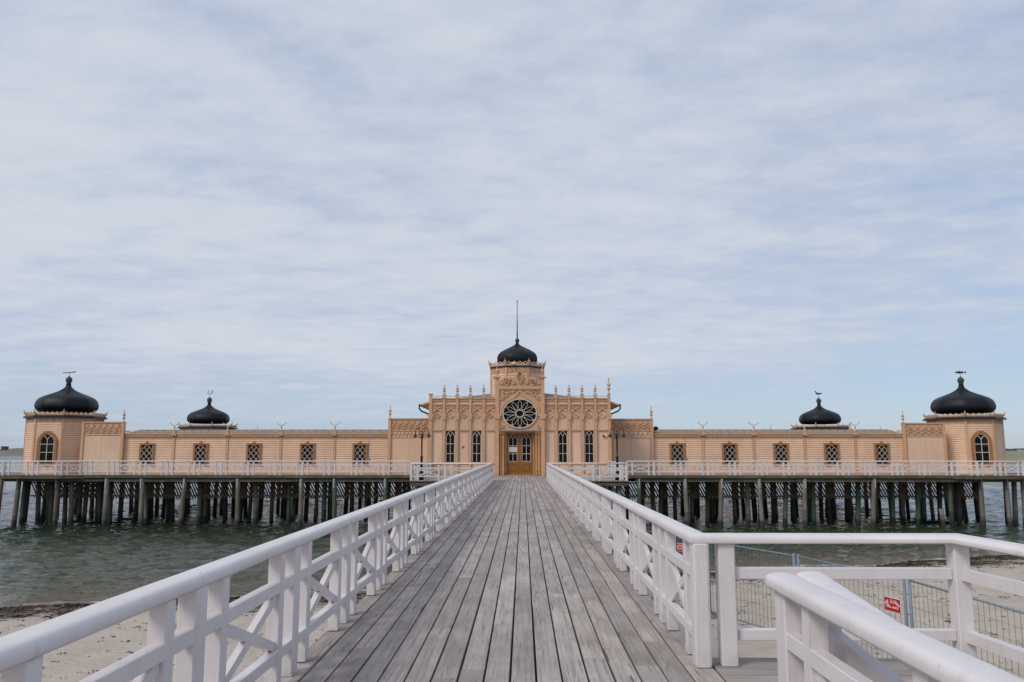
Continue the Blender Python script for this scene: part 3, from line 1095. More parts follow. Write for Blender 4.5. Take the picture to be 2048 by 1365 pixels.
yl = 54.9
prom_rail('white cross-braced railing along the promenade left of the entrance platform',
          [(XX(-70, 935, 62), 62), (XX(8, 935, yl), yl), (XX(123, 935, yl), yl), (XX(173, 935, wy), wy), (XX(822, 935, wy), wy)], 0, 0)
prom_rail('white cross-braced railing along the promenade right of the entrance platform',
          [(XX(1254, 935, wy), wy), (XX(1903, 935, wy), wy), (XX(1954, 935, yl), yl), (XX(2046, 935, yl), yl), (XX(2060, 935, 62), 62)], 0, 0)
for a, b, c, d in ((-45, 8, 123, 173), (2046 + 40, 2046, 1954, 1903)):
    pts = [(XX(a, 950, 62), 62), (XX(b, 950, yl), yl - .08), (XX(c, 950, yl), yl - .08), (XX(d, 950, wy), WY + .02)]
    far = [(p[0] * 1.0, 62.0) for p in pts]
    mb = MB()
    vv = [(p[0], p[1], z) for p in pts + [(pts[-1][0], 62)] for z in (-.24, -.002)]
    k = len(pts) + 1
    mb.add(vv, [tuple(2 * i + 1 for i in range(k)), tuple(2 * i for i in range(k))[::-1]] + [(2 * i, 2 * ((i + 1) % k), 2 * ((i + 1) % k) + 1, 2 * i + 1) for i in range(k)])
    mb.build('tower_walkway', M_BEAM, prom)

# ------------------------------------------------------------------ bathhouse
BH = thing('bathhouse', 'peach wooden bathhouse on piles with black onion domes and round rose window', 'bathhouse', (-.3, 58, 0))
CY = 55.05                                     # wall plane of the centre block
PY_ = 54.90                                    # face of its pilasters
BY = 58.5                                      # wall plane of the wings


def siding(mb, x0, x1, z0, z1, y, pitch=.152, lip=.045):
    n = max(1, round((z1 - z0) / pitch))
    h = (z1 - z0) / n
    for k in range(n):
        a, b = z0 + k * h, z0 + (k + 1) * h
        g = .019
        mb.add([(x0, y - lip, a + g), (x1, y - lip, a + g), (x1, y - .018, b), (x0, y - .018, b), (x0, y - .001, a + g * .4), (x1, y - .001, a + g * .4)], [(0, 1, 2, 3), (4, 5, 1, 0)])


def finial_prof(h, w):
    q = [(.55, 0), (.55, .08), (.38, .10), (.30, .2), (.42, .26), (.9, .30), (.95, .34), (.45, .38), (.35, .44), (.75, .49), (.85, .54), (.6, .62), (.28, .68), (.2, .78), (.32, .82), (.30, .86), (.10, .92), (.02, 1.0)]
    return [(r * w, z * h) for r, z in q]


def finial(parent, x, y, z, h, w, tilt=None, mat=None):
    key = ('finial', round(h, 2), round(w, 3))
    me = part_mesh(key, lambda: MB().lathe(finial_prof(h, w), 0, 0, 0, 8), mat or M_CARVE)
    return inst('finial', me, parent, (x, y, z), rot=(tilt.to_euler() if tilt is not None else None))


def arch_pts(x0, x1, zs, zt, n=7, k=1.0):
    """pointed arch from (x0,zs) up to the apex and down to (x1,zs)"""
    xm = (x0 + x1) / 2
    L_, pts = (x1 - x0) / 2, []
    for i in range(n + 1):
        t = i / n
        pts.append((x0 + L_ * (1 - cos(t * pi / 2)) * .55 + L_ * t * .45, zs + (zt - zs) * (sin(t * pi / 2) * .75 + t * .25)))
    pts += [(2 * xm - x, z) for x, z in pts[-2::-1]]
    return pts


def tracery(mb, x0, x1, z0, zs, zt, bars, w, y0, y1):
    """gothic glazing bars: outer arch, two inner arcs, mullion, transoms"""
    xm = (x0 + x1) / 2
    A = arch_pts(x0, x1, zs, zt)
    mb.strip(A, w, y0, y1)
    sp = zs - (zt - zs) * .12
    hw = (x1 - x0) / 2
    for sg in (-1, 1):
        arc = [(xm, sp + (zs - sp) * .0)]
        for i in range(1, 8):
            t = i / 7
            arc.append((xm + sg * hw * .62 * (1 - cos(t * pi / 2)) , sp + (zt - sp) * .70 * sin(t * pi / 2)))
        mb.strip(arc, w * .9, y0 + .003, y1)
    mb.box(xm - w / 2, xm + w / 2, y0 + .001, y1, z0, sp + .02)
    for z in bars:
        mb.box(x0, x1, y0 + .002, y1, z - w / 2, z + w / 2)
    for x in (x0, x1):
        mb.box(x - w / 2, x + w / 2, y0 + .0015, y1, z0, zs)


# ---- wings: siding bays, posts, roof edge, lattice windows
zt_roof, z_beam0, z_beam1 = ZZ(862.0, BY), ZZ(874.6, BY), ZZ(869.6, BY)
zg1 = ZZ(890.5, BY)


def lace(mb, x0, x1, zb, h, y, period=.58):
    n = max(1, round((x1 - x0) / period))
    p = (x1 - x0) / n
    for k in range(n):
        a = x0 + k * p
        up = [(a + p * i / 6, zb + h * (.42 + .5 * sin(pi * i / 6))) for i in range(7)]
        dn = [(a + p * i / 6, zb + h * (.42 - .34 * sin(pi * i / 6))) for i in range(7)]
        mb.strip(up, h * .24, y - .02, y + .015)
        mb.strip(dn, h * .22, y - .018, y + .015)
        mb.strip([(a + p * .30, zb + h * .2), (a + p * .5, zb + h * .8), (a + p * .70, zb + h * .2)], h * .18, y - .015, y + .012)
    mb.box(x0, x1, y - .022, y + .015, zb - .01, zb + h * .10)


def lattice_window(px, half=11.0, Y=BY):
    xc = XX(px, 905, Y)
    k = (XX(1056, 905, Y) - XX(1046, 905, Y)) / 10
    hw = half * k
    z0, z1 = ZZ(926.5, Y), ZZ(890.6, Y)
    fw = 3.9 * k
    w = MB()
    for sg in (-1, 1):
        w.box(xc + sg * hw - (0 if sg > 0 else fw), xc + sg * hw + (fw if sg > 0 else 0), Y - .13, Y - .02, z0 - .02, z1 + .09)
    w.box(xc - hw, xc + hw, Y - .129, Y - .02, z1, z1 + .085)
    w.box(xc - hw - fw - .05, xc + hw + fw + .05, Y - .16, Y - .02, z0 - .11, z0 - .021)
    w.box(xc - hw - fw - .02, xc + hw + fw + .02, Y - .145, Y - .02, z1 + .091, z1 + .125)
    # carved crest
    w.prism([(xc - .17, z1 + .126), (xc + .17, z1 + .126), (xc + .10, z1 + .20), (xc + .05, z1 + .21), (xc, z1 + .31), (xc - .05, z1 + .21), (xc - .10, z1 + .20)], Y - .12, Y - .03)
    win = w.build('window', M_FRAME, BH)
    MB().box(xc - hw, xc + hw, Y - .066, Y - .048, z0 - .02, z1).build('pane', M_GLASS, win)
    b = MB()
    cw, ch = hw, (z1 - z0) / 3.05
    bw = .030
    # diamond lattice bowed at its top
    for sg in (-1, 1):
        def Q(u, v):
            return (xc + sg * u * hw, z1 - v * (z1 - z0))
        b.strip([Q(0, .0), Q(-.45, .11), Q(-.93, .26), Q(-.93, .30), Q(0, .63), Q(.93, .96)], bw, Y - .092, Y - .067)
        b.strip([Q(-.5, .11), Q(.93, .60), Q(.93, .64), Q(0, .96), Q(-.15, 1.02)], bw, Y - .090, Y - .067)
    b.build('lattice_bars', M_PALE, win)
    return win


def scale_frieze(mb, x0, x1, z0, z1, y):
    """carved panel: row of crosses over a row of scallops"""
    h = z1 - z0
    n = max(2, round((x1 - x0) / (h * .68)))
    p = (x1 - x0) / n
    for k in range(n):
        a = x0 + (k + .5) * p
        # cross
        mb.strip([(a, z1), (a, z1 - h * .45)], p * .17, y - .07, y)
        mb.strip([(a - p * .30, z1 - h * .22), (a + p * .30, z1 - h * .22)], p * .16, y - .068, y)
        for sg in (-1, 1):
            mb.strip([(a + sg * p * .16, z1 - h * .36), (a + sg * p * .34, z1 - h * .50), (a + sg * p * .5, z1 - h * .60)], p * .15, y - .066, y)
        # scallop
        mb.strip([(a - p * .42, z0 + h * .05), (a - p * .30, z0 + h * .30), (a, z0 + h * .40), (a + p * .30, z0 + h * .30), (a + p * .42, z0 + h * .05)], p * .15, y - .067, y)
        mb.lathe([(0.001, 0), (p * .10, .001), (p * .10, .03)], a, y - .0, z0 + h * .16, 6, tilt=Matrix.Rotation(pi / 2, 3, 'X'))
        mb.strip([(a - p * .3, z0 + h * .06), (a + p * .3, z0 + h * .06)], p * .10, y - .025, y)


def zig_frieze(mb, x0, x1, z0, z1, y):
    h = z1 - z0
    n = max(2, round((x1 - x0) / (h * 1.5)))
    p = (x1 - x0) / n
    for k in range(n):
        a = x0 + k * p
        mb.strip([(a, z0 + h * .15), (a + p * .25, z0 + h * .8), (a + p * .5, z0 + h * .15), (a + p * .75, z0 + h * .8), (a + p, z0 + h * .15)], h * .15, y - .06, y)
        mb.strip([(a + p * .25, z0 + h * .1), (a + p * .25, z0 + h * .5)], h * .12, y - .02, y)
        mb.strip([(a + p * .62, z0 + h * .85), (a + p * .88, z0 + h * .85)], h * .12, y - .02, y)


wings = [
    dict(posts=[243.6, 347.4, 454.1, 561.5, 669, 778.5], wins=[294.4, 402, 508.2, 615.4, 720.5]),
    dict(posts=[1304, 1406.7, 1508.7, 1610.5, 1712, 1809.5], wins=[1354, 1458.7, 1561.3, 1662.6, 1763]),
]
for wi, wg in enumerate(wings):
    X = [XX(p, 910, BY) for p in wg['posts']]
    # wall body, roof strip behind
    MB().box(X[0], X[-1], BY, BY + 5.5, -.1, z_beam1).build('wing_wall', M_SIDE, BH)
    r = MB()
    r.add([(X[0], BY - .12, z_beam1 + .02), (X[-1], BY - .12, z_beam1 + .02), (X[-1], BY + 2.6, zt_roof + .16), (X[0], BY + 2.6, zt_roof + .16), (X[-1], BY + 5.6, z_beam1 + .02), (X[0], BY + 5.6, z_beam1 + .02)],
          [(0, 1, 2, 3), (3, 2, 4, 5), (0, 5, 4, 1)])
    r.build('wing_roof', M_ROOF, BH)
    for a, b in zip(X[:-1], X[1:]):
        s_ = MB()
        siding(s_, a + .10, b - .10, .02, z_beam0, BY)
        s_.build('siding', M_SIDE, BH)
        l_ = MB()
        lace(l_, a + .12, b - .12, z_beam1 + .015, ZZ(861.6, BY) - z_beam1, BY - .14)
        l_.build('lace_trim', M_CARVE, BH)
    MB().box(X[0], X[-1], BY - .10, BY, z_beam0, z_beam1).build('cornice_board', M_TRIM, BH)
    MB().box(X[0], X[-1], BY - .125, BY - .101, z_beam0 + .0, z_beam0 + .035).build('cornice_moulding', M_FRAME, BH)
    MB().box(X[0], X[-1], BY - .06, BY, -.12, .10).build('base_board', M_TRIM, BH)
    for k, x in enumerate(X[1:-1]):
        MB().box(x - .075, x + .075, BY - .075, BY, .0, z_beam0 - .001).build('wing_post', M_TRIM, BH)
        c_ = MB()
        zc_ = z_beam1 - .06
        c_.prism([(x - .19, zc_), (x + .19, zc_), (x + .19, zc_ + .04), (x + .13, zc_ + .07), (x + .12, zc_ + .30), (x + .15, zc_ + .33), (x - .15, zc_ + .33), (x - .12, zc_ + .30), (x - .13, zc_ + .07), (x - .19, zc_ + .04)], BY - .22, BY - .03)
        cap_ = c_.build('post_cap', M_TRIM, BH)
        zt = zc_ + .33
        pxp = wg['posts'][k + 1]
        f_ = MB()
        f_.lathe([(.13, 0), (.10, .05), (.06, .10), (.05, .20), (.07, .24), (.06, .30), (.03, .33), (.02, .36)], x, BY - .12, zt, 8)
        if pxp not in (1610.5,):
            # winged finial: a shallow bow with turned-up tips
            f_.strip([(x - .36, zt + .60), (x - .25, zt + .50), (x - .12, zt + .42), (x, zt + .38), (x + .12, zt + .42), (x + .25, zt + .50), (x + .36, zt + .60)], .045, BY - .15, BY - .11)
        f_.build('winged_finial' if pxp != 1610.5 else 'finial', M_CARVE, BH)
    for p in wg['wins']:
        lattice_window(p)
# end panels of each wing: (x0, x1, ytop, yfrieze bottom, ysecond, post side)
panels = [(781, 858, 838.5, 861.5, 874.5, 778.6, 809.0), (1224.4, 1301.5, 839.5, 861.5, 875.5, 1304.3, 811.5), (164, 241, 845.2, 869.5, 0, 243.3, 817), (1814, 1890, 848, 873, 0, 1810.2, 820.5)]
for x0, x1, yt, yf, ys2, pp, yft in panels:
    Yp = BY - .16
    xa, xb = XX(x0, 900, Yp), XX(x1, 900, Yp)
    zt, zf = ZZ(yt, Yp), ZZ(yf, Yp)
    zl = ZZ(ys2, Yp) if ys2 else zf
    MB().box(xa - .02, xb + .02, Yp, Yp + .5, .0, zt - .03).build('panel_wall', M_PANEL, BH)
    MB().box(xa - .04, xb + .04, Yp - .09, Yp + .52, zt - .03, zt + .06).build('panel_cornice', M_TRIM, BH)
    xm = (xa + xb) / 2
    for a, b in ((xa + .03, xm - .006), (xm + .006, xb - .03)):
        MB().box(a, b, Yp - .025, Yp, .10, zl - .05).build('panel', M_PANEL, BH)
    MB().box(xa, xb, Yp - .06, Yp, zl - .045, zl + .03).build('string_course', M_TRIM, BH)
    q = MB()
    q.box(xa + .001, xb - .001, Yp - .02, Yp, zf + .03, zt - .031)
    scale_frieze(q, xa + .04, xb - .04, zf + .09, zt - .08, Yp - .02)
    if ys2:
        q.box(xa, xb, Yp - .055, Yp, zf - .03, zf + .03)
        zig_frieze(q, xa + .04, xb - .04, zl + .05, zf - .05, Yp - .0)
    q.build('carved_frieze', M_CARVE, BH)
    xp = XX(pp, 900, Yp - .05)
    MB().box(xp - .10, xp + .10, Yp - .14, Yp + .10, 0, zt + .02).build('corner_post', M_TRIM, BH)
    finial(BH, xp, Yp - .02, zt + .02, ZZ(yft, Yp) - zt - .02, .13)
    MB().box(xp - .13, xp + .13, Yp - .16, Yp + .12, zt - .02, zt + .045).build('post_cap', M_TRIM, BH)
    xo = xb if pp < (x0 + x1) / 2 else xa
    MB().box(xo - .09, xo + .09, Yp - .10, Yp, 0, zt - .04).build('corner_post', M_TRIM, BH)
# service pipe and box beside the innermost lattice windows, black vent on right roof
for p in (737, 1371.5):
    xq = XX(p, 915, BY)
    g_ = MB()
    g_.box(xq - .015, xq + .015, BY - .05, BY - .02, ZZ(918, BY), ZZ(880, BY))
    g_.box(xq - .07, xq + .07, BY - .12, BY - .02, ZZ(921, BY), ZZ(916, BY))
    g_.build('conduit_box', M_GALV, BH)
xq, zq = at(1313, 861, BY + .3)
MB().lathe([(.15, -.2), (.15, .12), (.22, .14), (.22, .20), (.05, .30)], xq, BY + .6, zq, 10).build('roof_vent', M_IRON, BH)

# ---- corner towers
DOME1 = [(.855, 0), (.93, .06), (.985, .14), (1, .225), (.985, .30), (.96, .37), (.90, .455), (.80, .524), (.64, .597), (.46, .666), (.27, .75), (.155, .835), (.095, .895), (.078, .94), (.072, 1.0)]
DOME2 = [(.92, 0), (.965, .08), (.995, .17), (1, .30), (.97, .42), (.88, .53), (.75, .62), (.60, .70), (.42, .79), (.26, .87), (.15, .93), (.09, .98), (.08, 1.02)]


def dome_spline(pr, n=4):
    out = []
    for i in range(len(pr) - 1):
        p0, p1, p2, p3 = pr[max(i - 1, 0)], pr[i], pr[i + 1], pr[min(i + 2, len(pr) - 1)]
        for k in range(n):
            t = k / n
            out.append(tuple(.5 * ((2 * p1[j]) + (-p0[j] + p2[j]) * t + (2 * p0[j] - 5 * p1[j] + 4 * p2[j] - p3[j]) * t * t + (-p0[j] + 3 * p1[j] - 3 * p2[j] + p3[j]) * t ** 3) for j in (0, 1)))
    out.append(pr[-1])
    return out


def gore_dome(mb, prof, R, cx, cy, cz, rot, bulge=.035):
    """eight gores, each a touch rounded between its seams"""
    seg = 48
    v, f = [], []
    for r, z in prof:
        for k in range(seg):
            a = rot + 2 * pi * k / seg
            u = (k % 6) / 6
            oct_ = cos(pi / 8) / cos((u - .5) * pi / 4)
            rr = r * R * (oct_ * .62 + .38) + R * r * bulge * sin(u * pi) * .3
            v.append((cx + rr * sin(a), cy - rr * cos(a), cz + z * R))
    for i in range(len(prof) - 1):
        for k in range(seg):
            a, b = i * seg + k, i * seg + (k + 1) % seg
            f.append((a, b, b + seg, a + seg))
    mb.add(v, f, True)
    mb.add([v[(len(prof) - 1) * seg + k] for k in range(seg)], [tuple(range(seg))])


def octo(cx, cy, R, rot):
    return [(cx + R * sin(radians(-22.5 + 45 * k + rot)), cy - R * cos(radians(-22.5 + 45 * k + rot))) for k in range(8)]


def face_frame(cx, cy, R, rot, k):
    """frame of octagon face k: local x along the face, -y outwards"""
    a = radians(45 * k + rot)
    ap = R * cos(pi / 8)
    return Matrix.Translation((cx + ap * sin(a), cy - ap * cos(a), 0)) @ Matrix.Rotation(a, 4, 'Z')


def scallop_frieze(mb, x0, x1, z0, z1, y):
    n = max(2, round((x1 - x0) / .42))
    p = (x1 - x0) / n
    h = z1 - z0
    mb.box(x0, x1, y - .03, y, z0 + h * .45, z1)
    for k in range(n):
        a = x0 + (k + .5) * p
        mb.prism([(a - p * .48, z0 + h * .45), (a - p * .36, z0 + h * .16), (a - p * .12, z0 + h * .08), (a, z0), (a + p * .12, z0 + h * .08), (a + p * .36, z0 + h * .16), (a + p * .48, z0 + h * .45)], y - .03, y - .001)
        mb.strip([(a - p * .30, z0 + h * .85), (a - p * .34, z0 + h * .5), (a, z0 + h * .25), (a + p * .34, z0 + h * .5), (a + p * .30, z0 + h * .85)], .035, y - .06, y - .03)
        mb.strip([(a - p * .12, z0 + h * .75), (a, z0 + h * .5), (a + p * .12, z0 + h * .75)], .035, y - .06, y - .03)


def tower(cx, cy, R, rot, zb, z_eave, dome_R, dome_z, prof, window_faces=(0,), siding_on=True, eave_r=1.12, fin=.42, vane=None, base_z=0.0, knob=.09, lace_h=.27, frieze=.48, fin_all=True):
    fw = 2 * R * sin(pi / 8)
    o = octo(cx, cy, R, rot)
    w = MB()
    w.add([(x, y, z) for x, y in o for z in (base_z, z_eave)], [tuple(2 * i + 1 for i in range(8)), tuple(2 * i for i in range(8))[::-1]] + [(2 * i, 2 * ((i + 1) % 8), 2 * ((i + 1) % 8) + 1, 2 * i + 1) for i in range(8)])
    tw = w.build('tower', M_SIDE, BH)
    for k in range(8):
        M = face_frame(cx, cy, R, rot, k)
        if siding_on:
            s_ = MB(M)
            siding(s_, -fw / 2 + .04, fw / 2 - .04, zb, z_eave - frieze, -.004)
            s_.build('siding', M_SIDE, tw)
        q = MB(M)
        scallop_frieze(q, -fw / 2 + .05, fw / 2 - .05, z_eave - frieze, z_eave - .03, -.004)
        q.build('carved_frieze', M_CARVE, tw)
    for x, y in o:
        mb = MB()
        dx, dy = (x - cx) / R, (y - cy) / R
        a = math.atan2(dx, -dy)
        mm = Matrix.Translation((x, y, 0)) @ Matrix.Rotation(a, 4, 'Z')
        mb.M = mm
        mb.box(-.085, .085, -.05, .08, zb, z_eave - .02)
        mb.build('corner_post', M_TRIM, tw)
    # flared eave
    e = MB()
    ra = radians(rot)
    eo = [(R * .90, z_eave + .20), (R * 1.02, z_eave + .12), (R * eave_r, z_eave - .01), (R * eave_r, z_eave - .10), (R * .98, z_eave - .03)]
    v, f = [], []
    for r, z in eo:
        for k in range(8):
            a = radians(-22.5 + 45 * k + rot)
            v.append((cx + r * sin(a), cy - r * cos(a), z))
    for i in range(len(eo) - 1):
        for k in range(8):
            f.append((i * 8 + k, i * 8 + (k + 1) % 8, i * 8 + 8 + (k + 1) % 8, i * 8 + 8 + k))
    f.append(tuple(range(8)))
    e.add(v, f)
    e.build('eave', M_EAVE, BH)
    lr = R * 1.03
    lw = 2 * lr * sin(pi / 8)
    for k in range(8):
        M = face_frame(cx, cy, lr, rot, k)
        q = MB(M)
        q.box(-lw / 2, lw / 2, -.025, .02, z_eave + .03, z_eave + .11)
        n = max(3, round(lw / .36))
        p = lw / n
        for j in range(n):
            a = -lw / 2 + j * p
            zz0 = z_eave + .10
            q.strip([(a, zz0 + lace_h * .1), (a + p * .25, zz0 + lace_h * .45), (a + p * .5, zz0 + lace_h * .85), (a + p * .75, zz0 + lace_h * .45), (a + p, zz0 + lace_h * .1)], .065, -.02, .01)
            q.strip([(a, zz0 + lace_h * .62), (a + p * .25, zz0 + lace_h * .25), (a + p * .5, zz0 + lace_h * .05), (a + p * .75, zz0 + lace_h * .25), (a + p, zz0 + lace_h * .62)], .055, -.018, .01)
        q.build('lace_trim', M_CARVE, BH)
    for k in range(8):
        a = radians(-22.5 + 45 * k + rot)
        d = Vector((sin(a), -cos(a), 0))
        up = (Vector((0, 0, 1)) + d * .38).normalized()
        q = Vector((0, 0, 1)).rotation_difference(up)
        finial(BH, cx + lr * d.x, cy + lr * d.y, z_eave + .08, fin, .10, q)
    dm = MB()
    gore_dome(dm, dome_spline(prof), dome_R, cx, cy, dome_z, radians(-22.5 + rot))
    dome = dm.build('dome', M_DOME, BH)
    sm_ = MB()
    sp_ = dome_spline(prof, 2)
    for k in range(8):
        a = radians(-22.5 + rot + 45 * k)
        sm_.tube([(cx + (r * dome_R * (.62 / cos(0) * (cos(pi / 8) / cos(pi / 8)) + .38) + .004) * sin(a), cy - (r * dome_R * 1.0 + .004) * cos(a), dome_z + z * dome_R) for r, z in sp_], .018, 4)
    sm_.build('seams', M_EAVE, dome, kind='stuff')
    zt = dome_z + dome_R * prof[-1][1]
    kn = MB()
    kr = dome_R * knob
    kn.lathe([(kr * .85, -.02), (kr * .8, .06), (kr * .95, .08), (kr * .8, .12), (kr * 1.1, kr * .8 + .05), (kr * 1.25, kr * 1.5 + .05), (kr * 1.0, kr * 2.2 + .05), (kr * .4, kr * 2.7 + .05), (.02, kr * 3.1 + .05)], cx, cy, zt, 14)
    kn.build('knob', M_COPPER, dome)
    return dome, zt + kr * 3.0


TL = (-34.9, 60.5, 2.57, 4)
TR = (33.15, 60.5, 2.47, -4)
ZE = 4.12
kL = (XX(142, 830, 60.5) - XX(132, 830, 60.5)) / 10
dl, ztl = tower(*TL, 0, ZE + .07, 62 * kL * .90, ZZ(825, 60.5, 132), DOME1, eave_r=1.10, fin=.50)
dr, ztr = tower(*TR, 0, ZE - .08, 62 * kL * .90, ZZ(827, 60.5, 1926), DOME1, eave_r=1.12, fin=.50)

# tower windows
for (cx, cy, R, rot), face in ((TL, 0), (TR, 0)):
    M = face_frame(cx, cy, R, rot, face)
    zs, zt, z0 = ZZ(881, 58.1), ZZ(868.5, 58.1), ZZ(926, 58.1)
    hw = .50
    f_ = MB(M)
    off = -.10 if cx < 0 else .10
    def sh(pts):
        return [(x + off * 0, z) for x, z in pts]
    A = arch_pts(-hw - .11, hw + .11, zs, zt + .15)
    f_.strip(sh([(-hw - .11, z0 - .05)] + A + [(hw + .11, z0 - .05)]), .20, -.15, -.02)
    f_.box(-hw - .24, hw + .24, -.18, -.02, z0 - .14, z0 - .03)
    win = f_.build('window', M_FRAME, BH, label='tall pointed arch window')
    A2 = arch_pts(-hw, hw, zs, zt)
    MB(M).prism([(-hw, z0)] + A2 + [(hw, z0)], -.075, -.055).build('pane', M_GLASS, win)
    b = MB(M)
    tracery(b, -hw + .02, hw - .02, z0, zs, zt, [ZZ(888.8, 58.1), ZZ(905.2, 58.1)], .045, -.11, -.076)
    b.build('glazing_bars', M_PALE, win)

# weathervanes on the domes
def vane(dome, x, y, z, kind):
    v = MB()
    v.tube([(x, y, z - .1), (x, y, z + .30)], .015, 5)
    zz = z + .32
    if kind == 'bar':
        v.beam((x - .52, y, zz - .03), (x + .44, y, zz + .03), .06, .055)
        v.beam((x + .25, y, zz + .03), (x + .48, y, zz + .07), .05, .05)
    if kind == 'fish':
        body = [(-.36, 0), (-.28, .045), (-.16, .075), (.05, .06), (.18, .03), (.28, .015), (.38, .09), (.40, -.07), (.28, -.015), (.18, -.03), (.05, -.06), (-.16, -.07), (-.28, -.04)]
        v.prism([(x + a * 1.12, zz + .04 + b * 1.1) for a, b in body], y - .025, y + .025)
        for a in (-.08, .12):
            v.prism([(x + a - .07, zz + .08), (x + a + .09, zz + .07), (x + a + .05, zz + .16)], y - .012, y + .012)
            v.prism([(x + a - .07, zz + .01), (x + a + .09, zz + .01), (x + a + .05, zz - .08)], y - .012, y + .012)
    if kind == 'bird':
        body = [(-.40, .36), (-.30, .40), (-.25, .34), (-.24, .22), (-.05, .17), (.15, .17), (.52, .12), (.25, .04), (-.02, -.04), (-.18, .0), (-.30, .12), (-.31, .28)]
        v.prism([(x + a, zz + .10 + b) for a, b in body], y - .05, y + .05)
    if kind == 'rooster':
        v.strip([(x - .22, zz + .48), (x - .14, zz + .42), (x - .16, zz + .25), (x - .05, zz + .05), (x + .12, zz + .02), (x + .22, zz + .15), (x + .18, zz + .30), (x + .30, zz + .40), (x + .40, zz + .30)], .05, y - .02, y + .02)
        v.strip([(x + .16, zz + .05), (x + .32, zz + .22), (x + .26, zz + .45), (x + .08, zz + .50)], .045, y - .019, y + .019)
        v.strip([(x - .25, zz + .34), (x - .26, zz + .18), (x - .12, zz - .02)], .04, y - .018, y + .018)
    names = dict(bar='thin horizontal pointer vane', fish='fish shaped weathervane', bird='bird shaped weathervane', rooster='pale rooster shaped weathervane')
    mats = dict(bar=M_IRON, fish=M_IRON, bird=M_IRON, rooster=M_LEDGE)
    v.build('weathervane', mats[kind], dome, label=names[kind])


vane(dl, TL[0], TL[1], ztl, 'bar')
vane(dr, TR[0], TR[1], ztr, 'fish')

# rear towers and wings round the open court
RY = 91.0
for px, ye, kind in ((416.5, 856, 'rooster'), (1640, 857, 'bird')):
    k9 = (XX(px + 10, 850, RY) - XX(px, 850, RY)) / 10
    cx = XX(px, 850, RY)
    ze = ZZ(ye, RY, px)
    d_, zt_ = tower(cx, RY, 50 * k9 / 1.02 / .96, 6 if px < 1000 else -6, 0, ze, 40 * k9, ZZ(ye - 8.5, RY, px), DOME1, siding_on=False, eave_r=1.13, fin=.62, knob=.10, lace_h=.24)
    vane(d_, cx, RY, zt_, kind)
MB().box(-35, 32, RY + .5, RY + 4, -.1, 3.0).build('rear_wing_wall', M_SIDE, BH)
MB().box(-35.2, 32.2, RY + .3, RY + 4.2, 3.0, 3.12).build('rear_wing_roof', M_ROOF, BH)
for xa in (-37.0, 31.5):
    MB().box(xa, xa + 3.6, 62.5, RY, -.1, 2.9).build('side_wing_wall', M_SIDE, BH)
    MB().box(xa - .2, xa + 3.8, 62.4, RY + .1, 2.9, 3.02).build('side_wing_roof', M_ROOF, BH)
for px, py, w_ in ((515, 850, .10), (1541, 849.5, .12), (1700, 845.5, .16), (1761, 852, .10)):
    xq, zq = at(px, py, 72)
    finial(BH, xq, 72, 2.9, zq - 2.9, w_)
    MB().box(xq - .12, xq + .12, 71.88, 72.12, 0, 2.9).build('court_post', M_TRIM, BH)

# floors, under-structure
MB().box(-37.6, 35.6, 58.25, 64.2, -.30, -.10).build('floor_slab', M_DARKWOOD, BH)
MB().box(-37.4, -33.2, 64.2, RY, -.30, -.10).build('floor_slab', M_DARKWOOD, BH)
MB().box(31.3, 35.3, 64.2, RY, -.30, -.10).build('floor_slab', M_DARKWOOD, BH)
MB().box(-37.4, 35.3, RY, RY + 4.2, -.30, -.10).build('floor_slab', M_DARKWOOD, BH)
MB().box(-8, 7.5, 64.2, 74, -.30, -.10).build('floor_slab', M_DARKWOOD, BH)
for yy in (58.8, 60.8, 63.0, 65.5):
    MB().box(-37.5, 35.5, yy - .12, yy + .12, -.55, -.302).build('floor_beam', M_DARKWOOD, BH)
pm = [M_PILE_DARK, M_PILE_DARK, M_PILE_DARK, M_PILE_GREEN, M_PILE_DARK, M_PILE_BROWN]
for j, yy in enumerate((58.9, 60.9, 63.1, 65.4, 68.5, 72.0)):
    x = -37.0 + R_.uniform(0, 1)
    while x < 35:
        if yy < 66 or abs(x) < 8.0 or x < -32 or x > 31:
            if R_.random() < .86:
                pile(BH, x, yy + R_.uniform(-.3, .3), -.3, R_.choice(pm), .13 + .045 * R_.random(), (R_.uniform(-.16, .16), R_.uniform(-.1, .1)))
        x += R_.uniform(0.9, 1.9) if yy < 66 else R_.uniform(2.2, 3.4)
for yy in (80, 91.5, 94.5):
    for x in ([-35.5, 33.0] if yy < 90 else [-36 + 3.6 * i + R_.uniform(-.5, .5) for i in range(20)]):
        pile(BH, x, yy, -.3, M_PILE_DARK, .16)

# slatted screens under the wings
zA, zB = ZZ(964.5, 58.35), ZZ(998, 58.35)


def screen(x0, x1, y):
    mb = MB()
    h = zA - zB
    x = x0
    while x < x1:
        mb.beam((x, y, zA), (x + h * .50, y, zB - R_.uniform(-.02, .02)), .025, .10, up=(1, 0, 0))
        x += .192
    for z in (zB + .19, zA - .05):
        mb.box(x0, x1 + h * .35, y + .022, y + .07, z - .05, z + .05)
    mb.build('slatted_screen', M_SLAT, BH, kind='stuff')


screen(XX(62, 980, 58.3), XX(890, 980, 58.3), 58.25)
screen(XX(1190, 980, 58.3), XX(1937, 980, 58.3), 58.25)
mb = MB()
x = XX(70, 980, 59.8)
while x < XX(210, 980, 59.8):
    mb.beam((x, 59.8, zB), (x + .7, 59.8, zA), .02, .085, up=(1, 0, 0))
    x += .192
mb.build('slatted_screen', M_SLAT, BH, kind='stuff')

